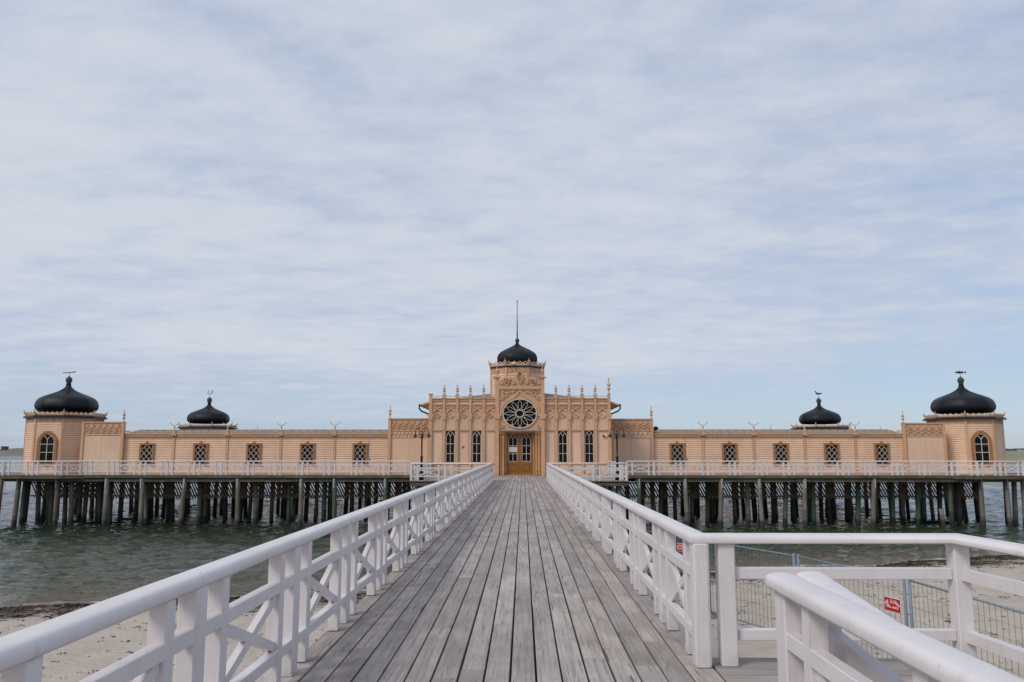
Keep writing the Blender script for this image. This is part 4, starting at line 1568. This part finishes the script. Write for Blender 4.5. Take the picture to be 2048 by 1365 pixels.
# ---- centre block
cxl, cxr = XX(860.5, 860, PY_), XX(1219, 860, PY_)
z_corn = ZZ(797.5, PY_)
z_str = ZZ(860.3, PY_)
z_bm = ZZ(808.5, PY_)
pxl = [860.5, 887.5, 914, 940.2, 967, 994.3]
pxr = [1085.7, 1112.3, 1138.7, 1165, 1191.4, 1219]
MB().box(cxl, XX(994, 860, CY), CY, CY + 12, -.1, z_corn - .05).build('centre_wall', M_PANEL, BH)
MB().box(XX(1086, 860, CY), cxr, CY, CY + 12, -.1, z_corn - .05).build('centre_wall', M_PANEL, BH)
MB().box(XX(994, 860, CY) + .005, XX(1086, 860, CY) - .005, CY + .6, CY + 11.9, -.1, z_corn - .05).build('centre_wall', M_PANEL, BH)
finz = dict()
for side, pxs_ in ((0, pxl), (1, pxr)):
    X = [XX(p, 860, PY_) for p in pxs_]
    Xc = [XX(p, 812, PY_) for p in pxs_]
    x0, x1 = X[0], X[-1]
    portal_i = 5 if side == 0 else 0
    corner_i = 0 if side == 0 else 5
    MB().box(x0, x1, CY - .08, CY - .002, z_corn - .16, z_corn - .02).build('parapet_board', M_TRIM, BH)
    MB().box(x0 - .03, x1, CY - .14, CY - .0, z_corn - .02, z_corn + .04).build('cornice', M_TRIM, BH)
    MB().box(x0 - .03, x1, CY - .13, CY - .0, z_bm - .06, z_bm + .02).build('string_course', M_TRIM, BH)
    MB().box(x0, x1, CY - .12, CY - .0, z_str - .045, z_str + .03).build('string_course', M_TRIM, BH)
    MB().box(x0, x1, CY - .06, CY - .0, -.1, .12).build('base_board', M_TRIM, BH)
    zmid = ZZ(926.5, CY)
    MB().box(x0, x1, CY - .07, CY - .0, zmid - .05, zmid + .0).build('sill_board', M_TRIM, BH)
    for k, x in enumerate(X):
        if k == portal_i:
            continue
        hw = .10 if k != corner_i else .13
        up = MB()
        zcap = ZZ(829, PY_)
        up.box(x - hw * .78, x + hw * .78, PY_, CY, z_str, z_corn + (.0 if k != corner_i else .28))
        # corbelled capital
        up.prism([(x - hw * .8, zcap - .38), (x + hw * .8, zcap - .38), (x + hw * 1.45, zcap - .10), (x + hw * 1.65, zcap - .09), (x + hw * 1.65, zcap), (x - hw * 1.65, zcap), (x - hw * 1.65, zcap - .09), (x - hw * 1.45, zcap - .10)], PY_ - .05, PY_ + .02)
        up.build('pilaster', M_TRIM, BH)
        MB().box(x - hw * .9, x + hw * .9, PY_ - .01, CY - .001, 0, z_str - .046).build('pilaster', M_TRIM, BH)
        if k != corner_i:
            q = MB().box(x - .12, x + .12, PY_ - .04, CY + .02, z_corn + .02, z_corn + .30)
            q.build('pinnacle_base', M_TRIM, BH)
            finial(BH, x, PY_ + .06, z_corn + .30, ZZ(768.5, PY_) - z_corn - .30, .14)
        elif side == 1:
            finial(BH, x, PY_ + .06, z_corn + .28, ZZ(754, PY_) - z_corn - .28, .15)
        else:
            MB().box(x - .17, x + .17, PY_ - .05, CY + .03, z_corn + .28, z_corn + .34).build('post_cap', M_TRIM, BH)
    for k in range(5):
        a, b = X[k] + .10, X[k + 1] - .10
        if k + 1 == portal_i:
            b -= .06
        if k == portal_i:
            a += .06
        # iron cresting between the pinnacles
        c_ = MB()
        n = 2
        p = (b - a) / n
        for j in range(n):
            u = a + j * p
            c_.strip([(u, z_corn + .13), (u + p * .22, z_corn + .22), (u + p * .5, z_corn + .09), (u + p * .78, z_corn + .22), (u + p, z_corn + .13)], .025, CY - .10, CY - .07)
            for q_ in (.22, .78):
                c_.strip([(u + p * q_ - .05, z_corn + .17), (u + p * q_, z_corn + .12), (u + p * q_ + .05, z_corn + .17), (u + p * q_, z_corn + .22)], .02, CY - .099, CY - .071, True)
        c_.build('iron_cresting', M_LEDGE, BH)
        # carved top with pointed blind arch
        z_a0, z_a1 = ZZ(828, CY), z_bm - .06
        xm = (a + b) / 2
        ap_ = ZZ(818, CY)
        g = MB()
        g.prism([(a, z_a1), (a, z_a0 + .04), (a + (b - a) * .08, z_a0 + .10), (xm, ap_), (b - (b - a) * .08, z_a0 + .10), (b, z_a0 + .04), (b, z_a1)][::-1], CY - .05, CY - .001)
        g.strip([(a + .0, z_a0 - .05), (a + .04, z_a0 + .08), (xm - .06, ap_ - .03), (xm, ap_), (xm + .06, ap_ - .03), (b - .04, z_a0 + .08), (b, z_a0 - .05)], .06, CY - .12, CY - .05)
        for sg in (-1, 1):
            cxx = xm + sg * (b - a) * .32
            sp_ = [(cxx + .11 * (1 - t / 14) * cos(t * .75) * sg, z_a1 - .16 + .11 * (1 - t / 14) * sin(t * .75)) for t in range(13)]
            g.strip(sp_, .04, CY - .10, CY - .05)
            g.strip([(xm + sg * .05, z_a1 - .05), (xm + sg * .12, z_a1 - .16), (xm + sg * .03, z_a1 - .24)], .04, CY - .10, CY - .05)
        g.build('carved_arch', M_CARVE, BH)
        # quatrefoil
        q = MB()
        zq = ZZ(831.8, CY)
        ro = .155
        pts = []
        for t in range(24):
            an = 2 * pi * t / 24
            rr = ro * (.82 + .22 * abs(cos(2 * an)))
            pts.append((xm + rr * cos(an) * 1.05, zq + rr * sin(an)))
        q.strip(pts, .045, CY - .08, CY - .001, True)
        q.strip([(xm - .07, zq), (xm + .07, zq)], .05, CY - .045, CY - .001)
        q.strip([(xm, zq - .07), (xm, zq + .07)], .05, CY - .047, CY - .001)
        q.build('quatrefoil', M_CARVE if k % 2 == side else M_PANEL, BH)
        # vertical boarding
        v_ = MB()
        n = 7
        p = (b - a) / n
        zb_, zt2 = z_str + .03, ZZ(836, CY)
        for j in range(n):
            v_.box(a + j * p + .008, a + (j + 1) * p - .008, CY - .022, CY - .001, zb_, zt2)
        v_.build('vertical_boards', M_PANEL, BH)
        is_win = k in (1, 3)
        if not is_win:
            MB().box(a + .02, b - .02, CY - .02, CY - .001, zmid + .001, z_str - .047).build('panel', M_PANEL, BH)
        else:
            wx0, wx1 = xm - .30, xm + .30
            z0, zt3, zs3 = ZZ(924, CY), ZZ(863.6, CY), ZZ(869, CY)
            f_ = MB()
            f_.box(wx0 - .05, wx0, CY - .07, CY - .0, z0 - .03, zt3 + .03)
            f_.box(wx1, wx1 + .05, CY - .07, CY - .0, z0 - .03, zt3 + .03)
            f_.box(wx0 - .07, wx1 + .07, CY - .09, CY - .0, z0 - .10, z0 - .031)
            win = f_.build('window', M_PALE, BH, label='tall narrow window with white tracery')
            MB().box(wx0, wx1, CY - .04, CY - .02, z0 - .03, zt3 + .03).build('pane', M_GLASS, win)
            t_ = MB()
            tracery(t_, wx0 + .02, wx1 - .02, z0, ZZ(875, CY), zt3 + .02, [ZZ(888, CY), ZZ(907.5, CY)], .034, CY - .066, CY - .041)
            t_.build('glazing_bars', M_PALE, win)
            MB().box(a + .02, b - .02, CY - .021, CY - .001, .13, zmid - .051).build('panel', M_PANEL, BH)
# hole and lamp on the wall panels
xq, zq = at(926, 894.3, CY)
MB().lathe([(.001, 0), (.085, .0), (.085, .05)], xq, CY - .0, zq, 12, tilt=Matrix.Rotation(pi / 2, 3, 'X')).build('wall_vent', M_FRAME, BH)
xq, zq = at(1208.5, 872.3, CY - .1)
mb = MB()
mb.box(xq - .10, xq + .02, CY - .18, CY - .01, zq - .05, zq + .05)
mb.build('wall_camera', M_IRON, BH)
MB().lathe([(.001, 0), (.05, .0), (.055, .05), (.03, .10)], xq + .10, CY - .10, zq - .03, 10).build('wall_lamp', M_WHITEPRINT, BH)

# side eaves with downpipes
for sg, xe, x0_, ye, yin in ((-1, 838.5, 858, 811, 803), (1, 1240.5, 1221.5, 811, 803)):
    x_in, z_in = XX(x0_, 806, PY_), ZZ(804, PY_)
    x_out, z_out = XX(xe, 811, PY_), ZZ(810.5, PY_)
    MB().prism([(x_in, z_in + .05), (x_out, z_out + .05), (x_out, z_out - .03), (x_in, z_in - .1), ][::sg], PY_ + .25, CY + 12).build('side_eave', M_TRIM, BH)
    MB().prism([(x_in, z_in - .101), (x_in + sg * .30, z_in - .13), (x_in, z_in - .62)], PY_ + .3, PY_ + .42).build('eave_bracket', M_FRAME, BH)
    MB().tube([(x_out + sg * .02, PY_ + .2, z_out + .03), (x_out + sg * .01, PY_ + .2, z_out - .25), (x_out - sg * .15, PY_ + .2, z_out - .42), (XX(x0_, 829, PY_), PY_ + .2, ZZ(829, PY_))], .055, 8).build('downpipe', M_EAVE, BH)
    MB().tube([(x_out, PY_ + .2, z_out + .02), (x_out, CY + 12, z_out + .02)], .07, 6).build('gutter', M_EAVE, BH)
# low hipped roof
zr0, zr1 = z_corn - .15, ZZ(784, 59.0)
r = MB()
ax0, ax1, ay0, ay1 = cxl + .1, cxr - .1, CY + .3, CY + 11.9
rx0, rx1, ry = XX(985, 790, 59), XX(1090, 790, 59), 60.5
r.add([(ax0, ay0, zr0), (ax1, ay0, zr0), (ax1, ay1, zr0), (ax0, ay1, zr0), (rx0, ry, zr1), (rx1, ry, zr1)], [(0, 1, 5, 4), (1, 2, 5), (2, 3, 4, 5), (3, 0, 4), (0, 3, 2, 1)])
r.build('hipped_roof', paint('grey_green_roofing', (0.20, 0.21, 0.20, 1), (0.28, 0.25, 0.21, 1), .5, .8, 1), BH)

# portal
xpl0, xpl1, xpr0, xpr1 = [XX(p, 860, PY_) for p in (990.3, 998.2, 1081.6, 1089.3)]
zp = ZZ(753.5, PY_)
FY = PY_ - .16
for a, b in ((xpl0, xpl1), (xpr0, xpr1)):
    MB().box(a, b, FY, CY + .6, 0, zp - .10).build('portal_pilaster', M_TRIM, BH)
    m_ = (a + b) / 2
    MB().box(a - .14, b + .14, FY - .10, CY + .1, zp - .10, zp - .05).build('post_cap', M_TRIM, BH)
    MB().box(a - .02, b + .02, FY - .04, CY + .04, zp - .05, zp + .06).build('pinnacle_base', M_TRIM, BH)
    finial(BH, m_, FY + .12, zp + .06, ZZ(734, PY_) - zp - .06, .17)
    zc2 = ZZ(828.5, PY_)
    MB().prism([(a - .02, zc2 - .35), (b + .02, zc2 - .35), (b + .12, zc2 - .1), (b + .12, zc2), (a - .12, zc2), (a - .12, zc2 - .1)], FY - .06, FY - .001).build('capital', M_TRIM, BH)
pa, pb = xpl1, xpr0
pm_ = (pa + pb) / 2
zgl = ZZ(862, PY_)
z_t1, z_t0 = ZZ(772.3, PY_), ZZ(779.3, PY_)
# wall round the rose window: solid plate with an oval opening
rcx, rcz = at(1039.6, 827.6, PY_)
kx = (XX(1050, 827, PY_) - XX(1030, 827, PY_)) / 20
ra_, rb_ = 34.6 * kx, 29.6 * kx
plate = MB()
nseg = 48
outer, inner = [], []
for t in range(nseg):
    an = 2 * pi * t / nseg
    ix, iz = rcx + ra_ * cos(an), rcz + rb_ * sin(an)
    # project outwards to the rectangle
    dx, dz = cos(an), sin(an)
    sx = ((pb - rcx) if dx > 0 else (rcx - pa)) / max(abs(dx), 1e-6)
    sz = ((z_t0 - rcz) if dz > 0 else (rcz - zgl)) / max(abs(dz), 1e-6)
    q = min(sx, sz)
    outer.append((rcx + dx * q, rcz + dz * q))
    inner.append((ix, iz))
v = [(x, FY + .10, z) for x, z in outer] + [(x, FY + .10, z) for x, z in inner] + [(x, FY + .30, z) for x, z in inner]
plate.add(v, [(t, (t + 1) % nseg, nseg + (t + 1) % nseg, nseg + t) for t in range(nseg)] + [(nseg + t, nseg + (t + 1) % nseg, 2 * nseg + (t + 1) % nseg, 2 * nseg + t) for t in range(nseg)])
for cxn, czn in ((pa, z_t0), (pb, z_t0), (pa, zgl), (pb, zgl)):
    near = sorted(outer, key=lambda p: (p[0] - cxn) ** 2 + (p[1] - czn) ** 2)[:2]
    plate.add([(cxn, FY + .10, czn)] + [(x, FY + .10, z) for x, z in near], [(0, 1, 2)])
plate.build('portal_wall', M_TRIM, BH)
rose = MB()
ell = lambda s, n=40: [(rcx + ra_ * s * cos(2 * pi * t / n), rcz + rb_ * s * sin(2 * pi * t / n)) for t in range(n)]
rose.strip(ell(.975), .075, FY + .0, FY + .20, True)
rw = rose.build('rose_window', M_PALE, BH)
MB().prism(ell(.96), FY + .22, FY + .26).build('pane', M_GLASS, rw)
tr = MB()
tr.strip(ell(.235, 24), .06, FY + .08, FY + .18, True)
for k in range(12):
    an = pi / 2 + k * pi / 6
    def Q(u, w):
        return (rcx + (u * cos(an) - w * sin(an)) * ra_, rcz + (u * sin(an) + w * cos(an)) * rb_)
    tr.strip([Q(.27, 0), Q(.36, .085), Q(.74, .105), Q(.77, .055), Q(.82, .045), Q(.84, 0), Q(.82, -.045), Q(.77, -.055), Q(.74, -.105), Q(.36, -.085)], .027, FY + .09, FY + .17, True)
    tr.strip([Q(.84, 0), Q(.97, 0)], .05, FY + .091, FY + .169)
    for sg in (-1, 1):
        tr.strip([Q(.88, sg * .01), Q(.915, sg * .07), Q(.94, sg * .10)], .03, FY + .092, FY + .168)
tr.build('tracery', M_PALE, rw)
og = MB()
half = []
for t in range(15):
    u = t / 14
    an = -.15 + u * 1.35
    half.append((ra_ * 1.10 * cos(an), rb_ * 1.13 * sin(an)))
half += [(ra_ * .22, rb_ * 1.24), (ra_ * .10, rb_ * 1.42), (0.0, rb_ * 1.60)]
og.strip([(rcx + x, rcz + z) for x, z in half], .13, FY + .03, FY + .101)
og.strip([(rcx - x, rcz + z) for x, z in half], .13, FY + .031, FY + .101)
og.build('ogee_moulding', M_TRIM, BH)


def scroll(mb, cx, cz, r, sg, y0, y1, w=.04, turns=1.6, st=0.0):
    n = 22
    pts = []
    for t in range(n):
        a = st + sg * turns * 2 * pi * t / (n - 1)
        rr = r * (1 - .82 * t / (n - 1))
        pts.append((cx + rr * cos(a), cz + rr * sin(a)))
    mb.strip(pts, w, y0, y1)


for sg in (-1, 1):
    for du, dz, r_ in ((.86, 1.32, .20), (.60, 1.46, .14), (1.02, 1.05, .13), (.98, 1.52, .10), (.40, 1.56, .09), (1.04, -.86, .12)):
        x_ = rcx + sg * ra_ * du
        z_ = rcz + rb_ * dz
        if z_ > z_t0 - .1:
            z_ = z_t0 - .13
        for sc__ in ((x_, z_, r_ * 1.15, sg, FY + .02, FY + .10, .055, 1.3, R_.uniform(0, 6)), (x_ + sg * r_ * .9, z_ - r_ * .7, r_ * .6, -sg, FY + .03, FY + .10, .045, 1.0, R_.uniform(0, 6))):
            car = MB()
            scroll(car, *sc__)
            car.build('carved_scroll', M_CARVE, BH)
MB().box(pa, pb, FY - .02, CY + .5, z_t0, z_t1).build('lintel', M_TRIM, BH)
# pierced crest above the lintel
cr = MB()
zc0 = z_t1
cr.box(pa + .03, pb - .03, FY + .06, FY + .12, zc0, zc0 + .25)
wd = (pb - pa) / 2
cr.prism([(pm_ - wd * .97, zc0 + .25), (pm_ + wd * .97, zc0 + .25), (pm_ + wd * .9, zc0 + .42), (pm_ + wd * .62, zc0 + .62), (pm_ + wd * .3, zc0 + .50), (pm_ + .18, zc0 + .86), (pm_, zc0 + .98), (pm_ - .18, zc0 + .86), (pm_ - wd * .3, zc0 + .50), (pm_ - wd * .62, zc0 + .62), (pm_ - wd * .9, zc0 + .42)], FY + .06, FY + .12)
for sg in (-1, 1):
    for u, z, r_ in ((.62, .36, .24), (.30, .24, .14), (.88, .20, .13), (.62, .12, .10), (.45, .47, .08)):
        scroll(cr, pm_ + sg * wd * u, zc0 + z, r_, -sg, FY - .07, FY + .06, .06, st=1.0 if sg > 0 else 2.1)
    cr.strip([(pm_, zc0 + 1.02), (pm_ + sg * .16, zc0 + .86), (pm_ + sg * .22, zc0 + .62), (pm_ + sg * .14, zc0 + .38), (pm_ + sg * .03, zc0 + .15)], .065, FY - .09, FY + .06)
    cr.strip([(pm_ + sg * .02, zc0 + .85), (pm_ + sg * .10, zc0 + .65), (pm_ + sg * .0, zc0 + .45), (pm_ + sg * .08, zc0 + .25)], .04, FY + .01, FY + .06)
    cr.strip([(pm_, zc0 + 1.0), (pm_ + sg * .14, zc0 + 1.10), (pm_ + sg * .17, zc0 + 1.20)], .045, FY + .04, FY + .10)
cr.strip([(pm_ - .06, zc0 + 1.0), (pm_ - .07, zc0 + 1.18), (pm_, zc0 + 1.27), (pm_ + .07, zc0 + 1.18), (pm_ + .06, zc0 + 1.0)], .04, FY + .041, FY + .10)
cr.build('carved_crest', M_CARVE, BH)
MB().box(pa - .0, pb + .0, FY - .10, CY + .5, zgl - .04, zgl + .04).build('lead_ledge', M_LEDGE, BH)

# door with columns
DY = CY + .25
dx0, dx1 = XX(1013.5, 905, DY), XX(1065.8, 905, DY)
dzt, dzb = ZZ(866.5, DY), 0.05
MB().box(pa, pb, DY + .25, DY + .35, 0, zgl - .04).build('portal_back_wall', M_TRIM, BH)
for a, b in ((pa, dx0 - .12), (dx1 + .12, pb)):
    MB().box(a, b, DY + .0, DY + .24, 0, zgl - .041).build('door_jamb', M_TRIM, BH)
    cw = (b - a)
    MB().box(a + .005, b - .005, FY + .05, DY - .001, zgl - .22, zgl - .045).build('capital', M_COLUMN, BH)
    for t in (.28, .74):
        x = a + cw * t
        rr = cw * .19
        c = MB()
        H = zgl - .22
        c.lathe([(rr * 1.15, 0), (rr * 1.2, .06), (rr * 1.05, .10), (rr * 1.25, .17), (rr * 1.0, .24), (rr * 1.1, .27), (rr * 1.35, .34), (rr * 1.1, .42), (rr, .46), (rr, H - .30), (rr * 1.15, H - .27), (rr * .95, H - .24), (rr * 1.3, H - .14), (rr * 1.3, H - .07), (rr * .9, H)], x, FY + .22, 0, 14)
        c.build('column', M_COLUMN, BH)
for a, b in ((dx0 - .12, dx0 - .005), (dx1 + .005, dx1 + .12)):
    MB().box(a, b, DY - .10, DY + .2, 0, dzt + .10).build('door_frame', M_COLUMN, BH)
MB().box(dx0 - .005, dx1 + .005, DY - .10, DY + .2, dzt + .0, dzt + .10).build('door_frame', M_COLUMN, BH)
MB().box(dx0 - .1, dx1 + .1, DY - .25, DY + .2, -.01, .045).build('threshold', M_COLUMN, BH)
dm = (dx0 + dx1) / 2
for i, (a, b) in enumerate(((dx0, dm - .004), (dm + .004, dx1))):
    w_ = b - a
    ga, gb = a + w_ * .15, b - w_ * .15
    if i == 0:
        ga, gb = a + w_ * .14, b - w_ * .19
    else:
        ga, gb = a + w_ * .16, b - w_ * .17
    gz0, gz1 = ZZ(923.5, DY), ZZ(869.6, DY)
    d = MB()
    d.box(a, ga, DY - .05, DY + .02, dzb, dzt)
    d.box(gb, b, DY - .05, DY + .02, dzb, dzt)
    d.box(ga, gb, DY - .049, DY + .02, gz1, dzt)
    d.box(ga, gb, DY - .049, DY + .02, dzb, gz0)
    # raised panel with moulding
    pz0, pz1 = ZZ(942.5, DY), ZZ(928.5, DY)
    d.strip([(ga + .03, pz0), (gb - .03, pz0), (gb - .03, pz1), (ga + .03, pz1)], .035, DY - .068, DY - .049, True)
    d.box(ga + .09, gb - .09, DY - .062, DY - .049, pz0 + .06, pz1 - .06)
    door = d.build('door', M_DOOR, BH)
    MB().box(ga, gb, DY - .02, DY - .005, gz0, gz1).build('pane', M_GLASS, door)
    t_ = MB()
    tracery(t_, ga + .01, gb - .01, gz0, ZZ(880, DY), gz1 - .01, [ZZ(892, DY), ZZ(908, DY)], .035, DY - .045, DY - .021)
    t_.box(ga, gb, DY - .04, DY - .021, gz0, gz0 + .03)
    t_.build('glazing_bars', M_PALE, door)
    if i == 0:
        for u in (.02, .53):
            pp_ = MB().box(ga + (gb - ga) * u, ga + (gb - ga) * (u + .45), DY - .032, DY - .0215, ZZ(904.6, DY), ZZ(894.4, DY))
            pp_.build('paper_notice', M_PAPER, door)
    else:
        h_ = MB().box(a + .03, a + .09, DY - .07, DY - .05, ZZ(919, DY), ZZ(913, DY))
        h_.beam((a + .05, DY - .09, ZZ(916.5, DY)), (a + .19, DY - .09, ZZ(917, DY)), .03, .03)
        h_.build('handle', M_GALV, door)

# central drum, dome and flagpole
DR = (XX(1034.5, 750, 58.6), 58.6)
kc = (XX(1045, 740, 58.6) - XX(1035, 740, 58.6)) / 10
dc, ztc = tower(DR[0], DR[1], 55.2 * kc, 0, z_corn, ZZ(737.5, 58.6), 41.8 * kc, ZZ(730, 58.6), DOME2, siding_on=True, eave_r=1.05, fin=.50, base_z=z_corn - .3, knob=.085, frieze=.55)
ztip = ZZ(601, 58.6)
fp = MB()
fp.tube([(DR[0], DR[1], ztc - .15), (DR[0], DR[1], ztip - .12)], [.055, .03], 8)
fp.lathe([(.02, 0), (.06, .03), (.065, .07), (.03, .12)], DR[0], DR[1], ztip - .13, 8)
fp.build('flagpole', M_LEDGE, dc)
MB().lathe([(.02, 0), (.17, .04), (.20, .12), (.15, .22), (.03, .27)], XX(1028, 730, 56.3), 56.35, ZZ(731.3, 56.3), 12).build('crest_ball', M_PALE, BH)

# ------------------------------------------------------------------ street lamps
def lamp(px, label):
    Yl = 46.1
    x = XX(px, 940, Yl)
    t = thing('street_lamp', label, 'street lamp', (x, Yl, 0), 'twin-headed lamps on the entrance platform')
    H = 2.72
    MB().lathe([(.14, 0), (.135, .35), (.11, .42), (.12, .46), (.08, .52)], x, Yl, 0, 10).build('base', M_IRON, t)
    MB().lathe([(.07, .5), (.066, 1.25), (.09, 1.27), (.09, 1.33), (.052, 1.36), (.046, H - .35), (.07, H - .33), (.055, H - .12), (.03, H - .08), (.025, H + .0), (.045, H + .03), (.01, H + .12)], x, Yl, 0, 10).build('pole', M_IRON, t)
    for sg in (-1, 1):
        pts = [(x + sg * .05, Yl, H - .33), (x + sg * .115, Yl, H - .30), (x + sg * .12, Yl, H + .05)]
        for k in range(1, 9):
            a = pi - k / 8 * pi
            pts.append((x + sg * (.255 + .135 * cos(a)), Yl, H + .06 + .15 * sin(a)))
        pts.append((x + sg * .39, Yl, H - .02))
        MB().tube(pts, .020, 6).build('arm', M_IRON, t)
        MB().tube([(x, Yl, H - .14), (x + sg * .13, Yl, H - .14)], .012, 5).build('brace', M_IRON, t)
        sh_ = MB().lathe([(.02, .0), (.035, -.06), (.045, -.13), (.085, -.17), (.16, -.235), (.165, -.25)], x + sg * .39, Yl, H + .0, 12).build('lamp_shade', M_IRON, t)
        MB().lathe([(.05, -.25), (.06, -.29), (.045, -.33), (.01, -.35)], x + sg * .39, Yl, H, 10).build('lamp_glass', M_LEDGE, sh_)
    return t


lamp(843, 'black twin-headed lamp post on the platform left of the bathhouse door')
lamp(1235, 'black twin-headed lamp post on the platform right of the bathhouse door')

# ------------------------------------------------------------------ site fence on the beach
fpts = [(4.0, 27.0), (5.35, 23.9), (6.85, 20.6), (7.85, 16.9), (8.15, 13.2), (8.35, 9.6), (8.5, 6.0), (8.6, 2.5)]
flabels = ['farthest wire mesh fence panel, near the water under the boardwalk rail',
           'wire mesh fence panel at the water edge with a small red sign',
           'wire mesh fence panel on the sand carrying the larger red sign',
           'wire mesh fence panel on the sand just right of the double post',
           'wire mesh fence panel seen between the bars right of the landing corner post',
           'wire mesh fence panel low on the right beside the landing',
           'nearest wire mesh fence panel beside the ramp']
ZT = -.98
for i, (a, b) in enumerate(zip(fpts[:-1], fpts[1:])):
    A, B = Vector(a), Vector(b)
    mid_ = (A + B) / 2
    zg = sand_z(mid_.x, mid_.y)
    t = thing('fence_panel', flabels[i], 'fence panel', (mid_.x, mid_.y, zg), 'mesh fence panels on the beach')
    d = (B - A).normalized()
    A2, B2 = A + d * .085, B - d * .085
    for P in (A2, B2):
        MB().tube([(P.x, P.y, zg - .05), (P.x, P.y, ZT + .05)], .036, 8).build('fence_post', M_GALV, t)
    for z in (ZT, zg + .14):
        MB().tube([(A2.x, A2.y, z), (B2.x, B2.y, z)], .021, 7).build('fence_rail', M_GALV, t)
    w = MB()
    n = 23
    for k in range(1, n):
        P = A2 + (B2 - A2) * k / n
        w.tube([(P.x, P.y, zg + .12), (P.x, P.y, ZT + .04)], .0052, 3)
    for k in range(1, 7):
        z = zg + .14 + (ZT - zg - .14) * k / 7
        w.tube([(A2.x, A2.y, z), (B2.x, B2.y, z)], .0038, 3)
    w.build('wire_mesh', M_WIRE, t)
    MB().box(A.x - .25, A.x + .25, A.y - .12, A.y + .12, zg - .03, zg + .11).build('concrete_foot', paint('grey_concrete', (.3, .28, .26, 1), (.2, .19, .17, 1), .5), t)


def sign(px, py, seg, w, h, label, back=False):
    a, b = Vector(fpts[seg]), Vector(fpts[seg + 1])
    d = ray(px, py)
    # intersect with the fence plane
    n = Vector((-(b - a).y, (b - a).x))
    tt = a.dot(n) / (d[0] * n.x + d[1] * n.y)
    P = Vector((d[0] * tt, d[1] * tt, EYE + d[2] * tt))
    u = (b - a).normalized()
    ang = math.atan2(u.y, u.x) + (pi if u.x < 0 else 0)
    M = Matrix.Translation(P) @ Matrix.Rotation(ang, 4, 'Z') @ Matrix.Translation((0, -.035, 0))
    root = thing('sign', label, 'sign', tuple(P))
    MB(M).box(-w / 2, w / 2, -.004, .004, -h / 2, h / 2).build('sign_board', M_WHITEPRINT, root)
    MB(M).box(-w / 2 + .012, w / 2 - .012, -.008, -.0045, -h / 2 + .012, h / 2 - .012).build('red_face', M_RED, root)
    q = MB(M)
    for z, x0_, x1_ in ((-.10, -.36, -.12), (-.10, .02, .30), (-.17, -.36, .36), (-.06, -.30, -.14)):
        q.box(x0_ * w, x1_ * w, -.011, -.0085, z * h * 1.2 - .006, z * h * 1.2 + .006)
    q.build('print_lines', M_WHITEPRINT, root)
    txt = 'ABL & HYRA'
    for i_, ch in enumerate(txt):
        if ch == ' ':
            continue
        u_ = (i_ - (len(txt) - 1) / 2) / len(txt)
        cu = bpy.data.curves.new('letter', 'FONT')
        cu.body = ch
        cu.size = h * .40
        cu.align_x = 'CENTER'
        cu.extrude = .0012
        o = bpy.data.objects.new('letter', cu)
        COL.objects.link(o)
        o.matrix_world = M @ Matrix.Translation((u_ * w * .98, -.010, h * .10 - abs(u_) ** 2 * h * .9)) @ Matrix.Rotation(-u_ * 1.0, 4, 'Y') @ Matrix.Rotation(pi / 2, 4, 'X')
        bpy.context.view_layer.update()
        me = bpy.data.meshes.new_from_object(o)
        me.transform(o.matrix_world)
        bpy.data.objects.remove(o)
        me.materials.clear()
        me.materials.append(M_WHITEPRINT)
        inst('letter', me, root)


sign(1788, 1210, 2, .49, .29, 'red rental sign with white lettering hanging on the beach fence mesh')
sign(1362, 1095, 1, .30, .24, 'small red sign on the fence glimpsed through the boardwalk railing')

# ------------------------------------------------------------------ seaweed on the sand
wm = Mat('dry_seaweed', 0.85, 0.2)
wm.base(wm.mix(wm.noise(wm.vec((1, 1, 1)), 3.0, 3), (0.030, 0.020, 0.014, 1), (0.10, 0.070, 0.045, 1)))
mb = MB()


def weed(x, y, s, n):
    z = sand_z(x, y) + 0.05 * mn.noise(Vector((x * 0.35, y * 0.35, 0))) + 0.03 * mn.noise(Vector((x * 1.3, y * 1.3, 4)))
    for _ in range(n):
        a = R_.uniform(0, 2 * pi)
        ln = s * R_.uniform(.5, 1.4)
        px_, py_ = x + R_.gauss(0, s * .8), y + R_.gauss(0, s * .5)
        w_ = ln * R_.uniform(.10, .3)
        h = R_.uniform(.012, .035)
        c_, s_ = cos(a), sin(a)
        mx, my = px_ + c_ * ln * .5 - s_ * w_, py_ + s_ * ln * .5 + c_ * w_
        mb.add([(px_, py_, z + .008), (mx, my, z + h), (px_ + c_ * ln, py_ + s_ * ln, z + .008), (px_ + c_ * ln * .5 + s_ * w_, py_ + s_ * ln * .5 - c_ * w_, z + .012)], [(0, 1, 2), (0, 2, 3)])


for _ in range(1500):
    x = R_.uniform(-22, 26)
    y = shore_y(x) - .9 - abs(R_.gauss(0, .9))
    weed(x, y, R_.uniform(.07, .20), R_.randint(3, 9))
for _ in range(1700):
    x = R_.uniform(-24, 26)
    y = shore_y(x) - .25 - abs(R_.gauss(0, .22))
    weed(x, y, R_.uniform(.08, .20), R_.randint(4, 9))
for _ in range(2800):
    x = R_.uniform(-22, 26)
    y = R_.uniform(2, shore_y(x) - 1.5)
    if -2 < x < 1.7:
        continue
    weed(x, y, R_.uniform(.03, .12), R_.randint(1, 7))
for _ in range(26):
    x = R_.uniform(3, 20)
    y = R_.uniform(8, shore_y(x) - 2)
    weed(x, y, R_.uniform(.10, .2), 14)
weed_o = mb.build('seaweed', wm.m, fix=False)
weed_o['kind'] = 'stuff'
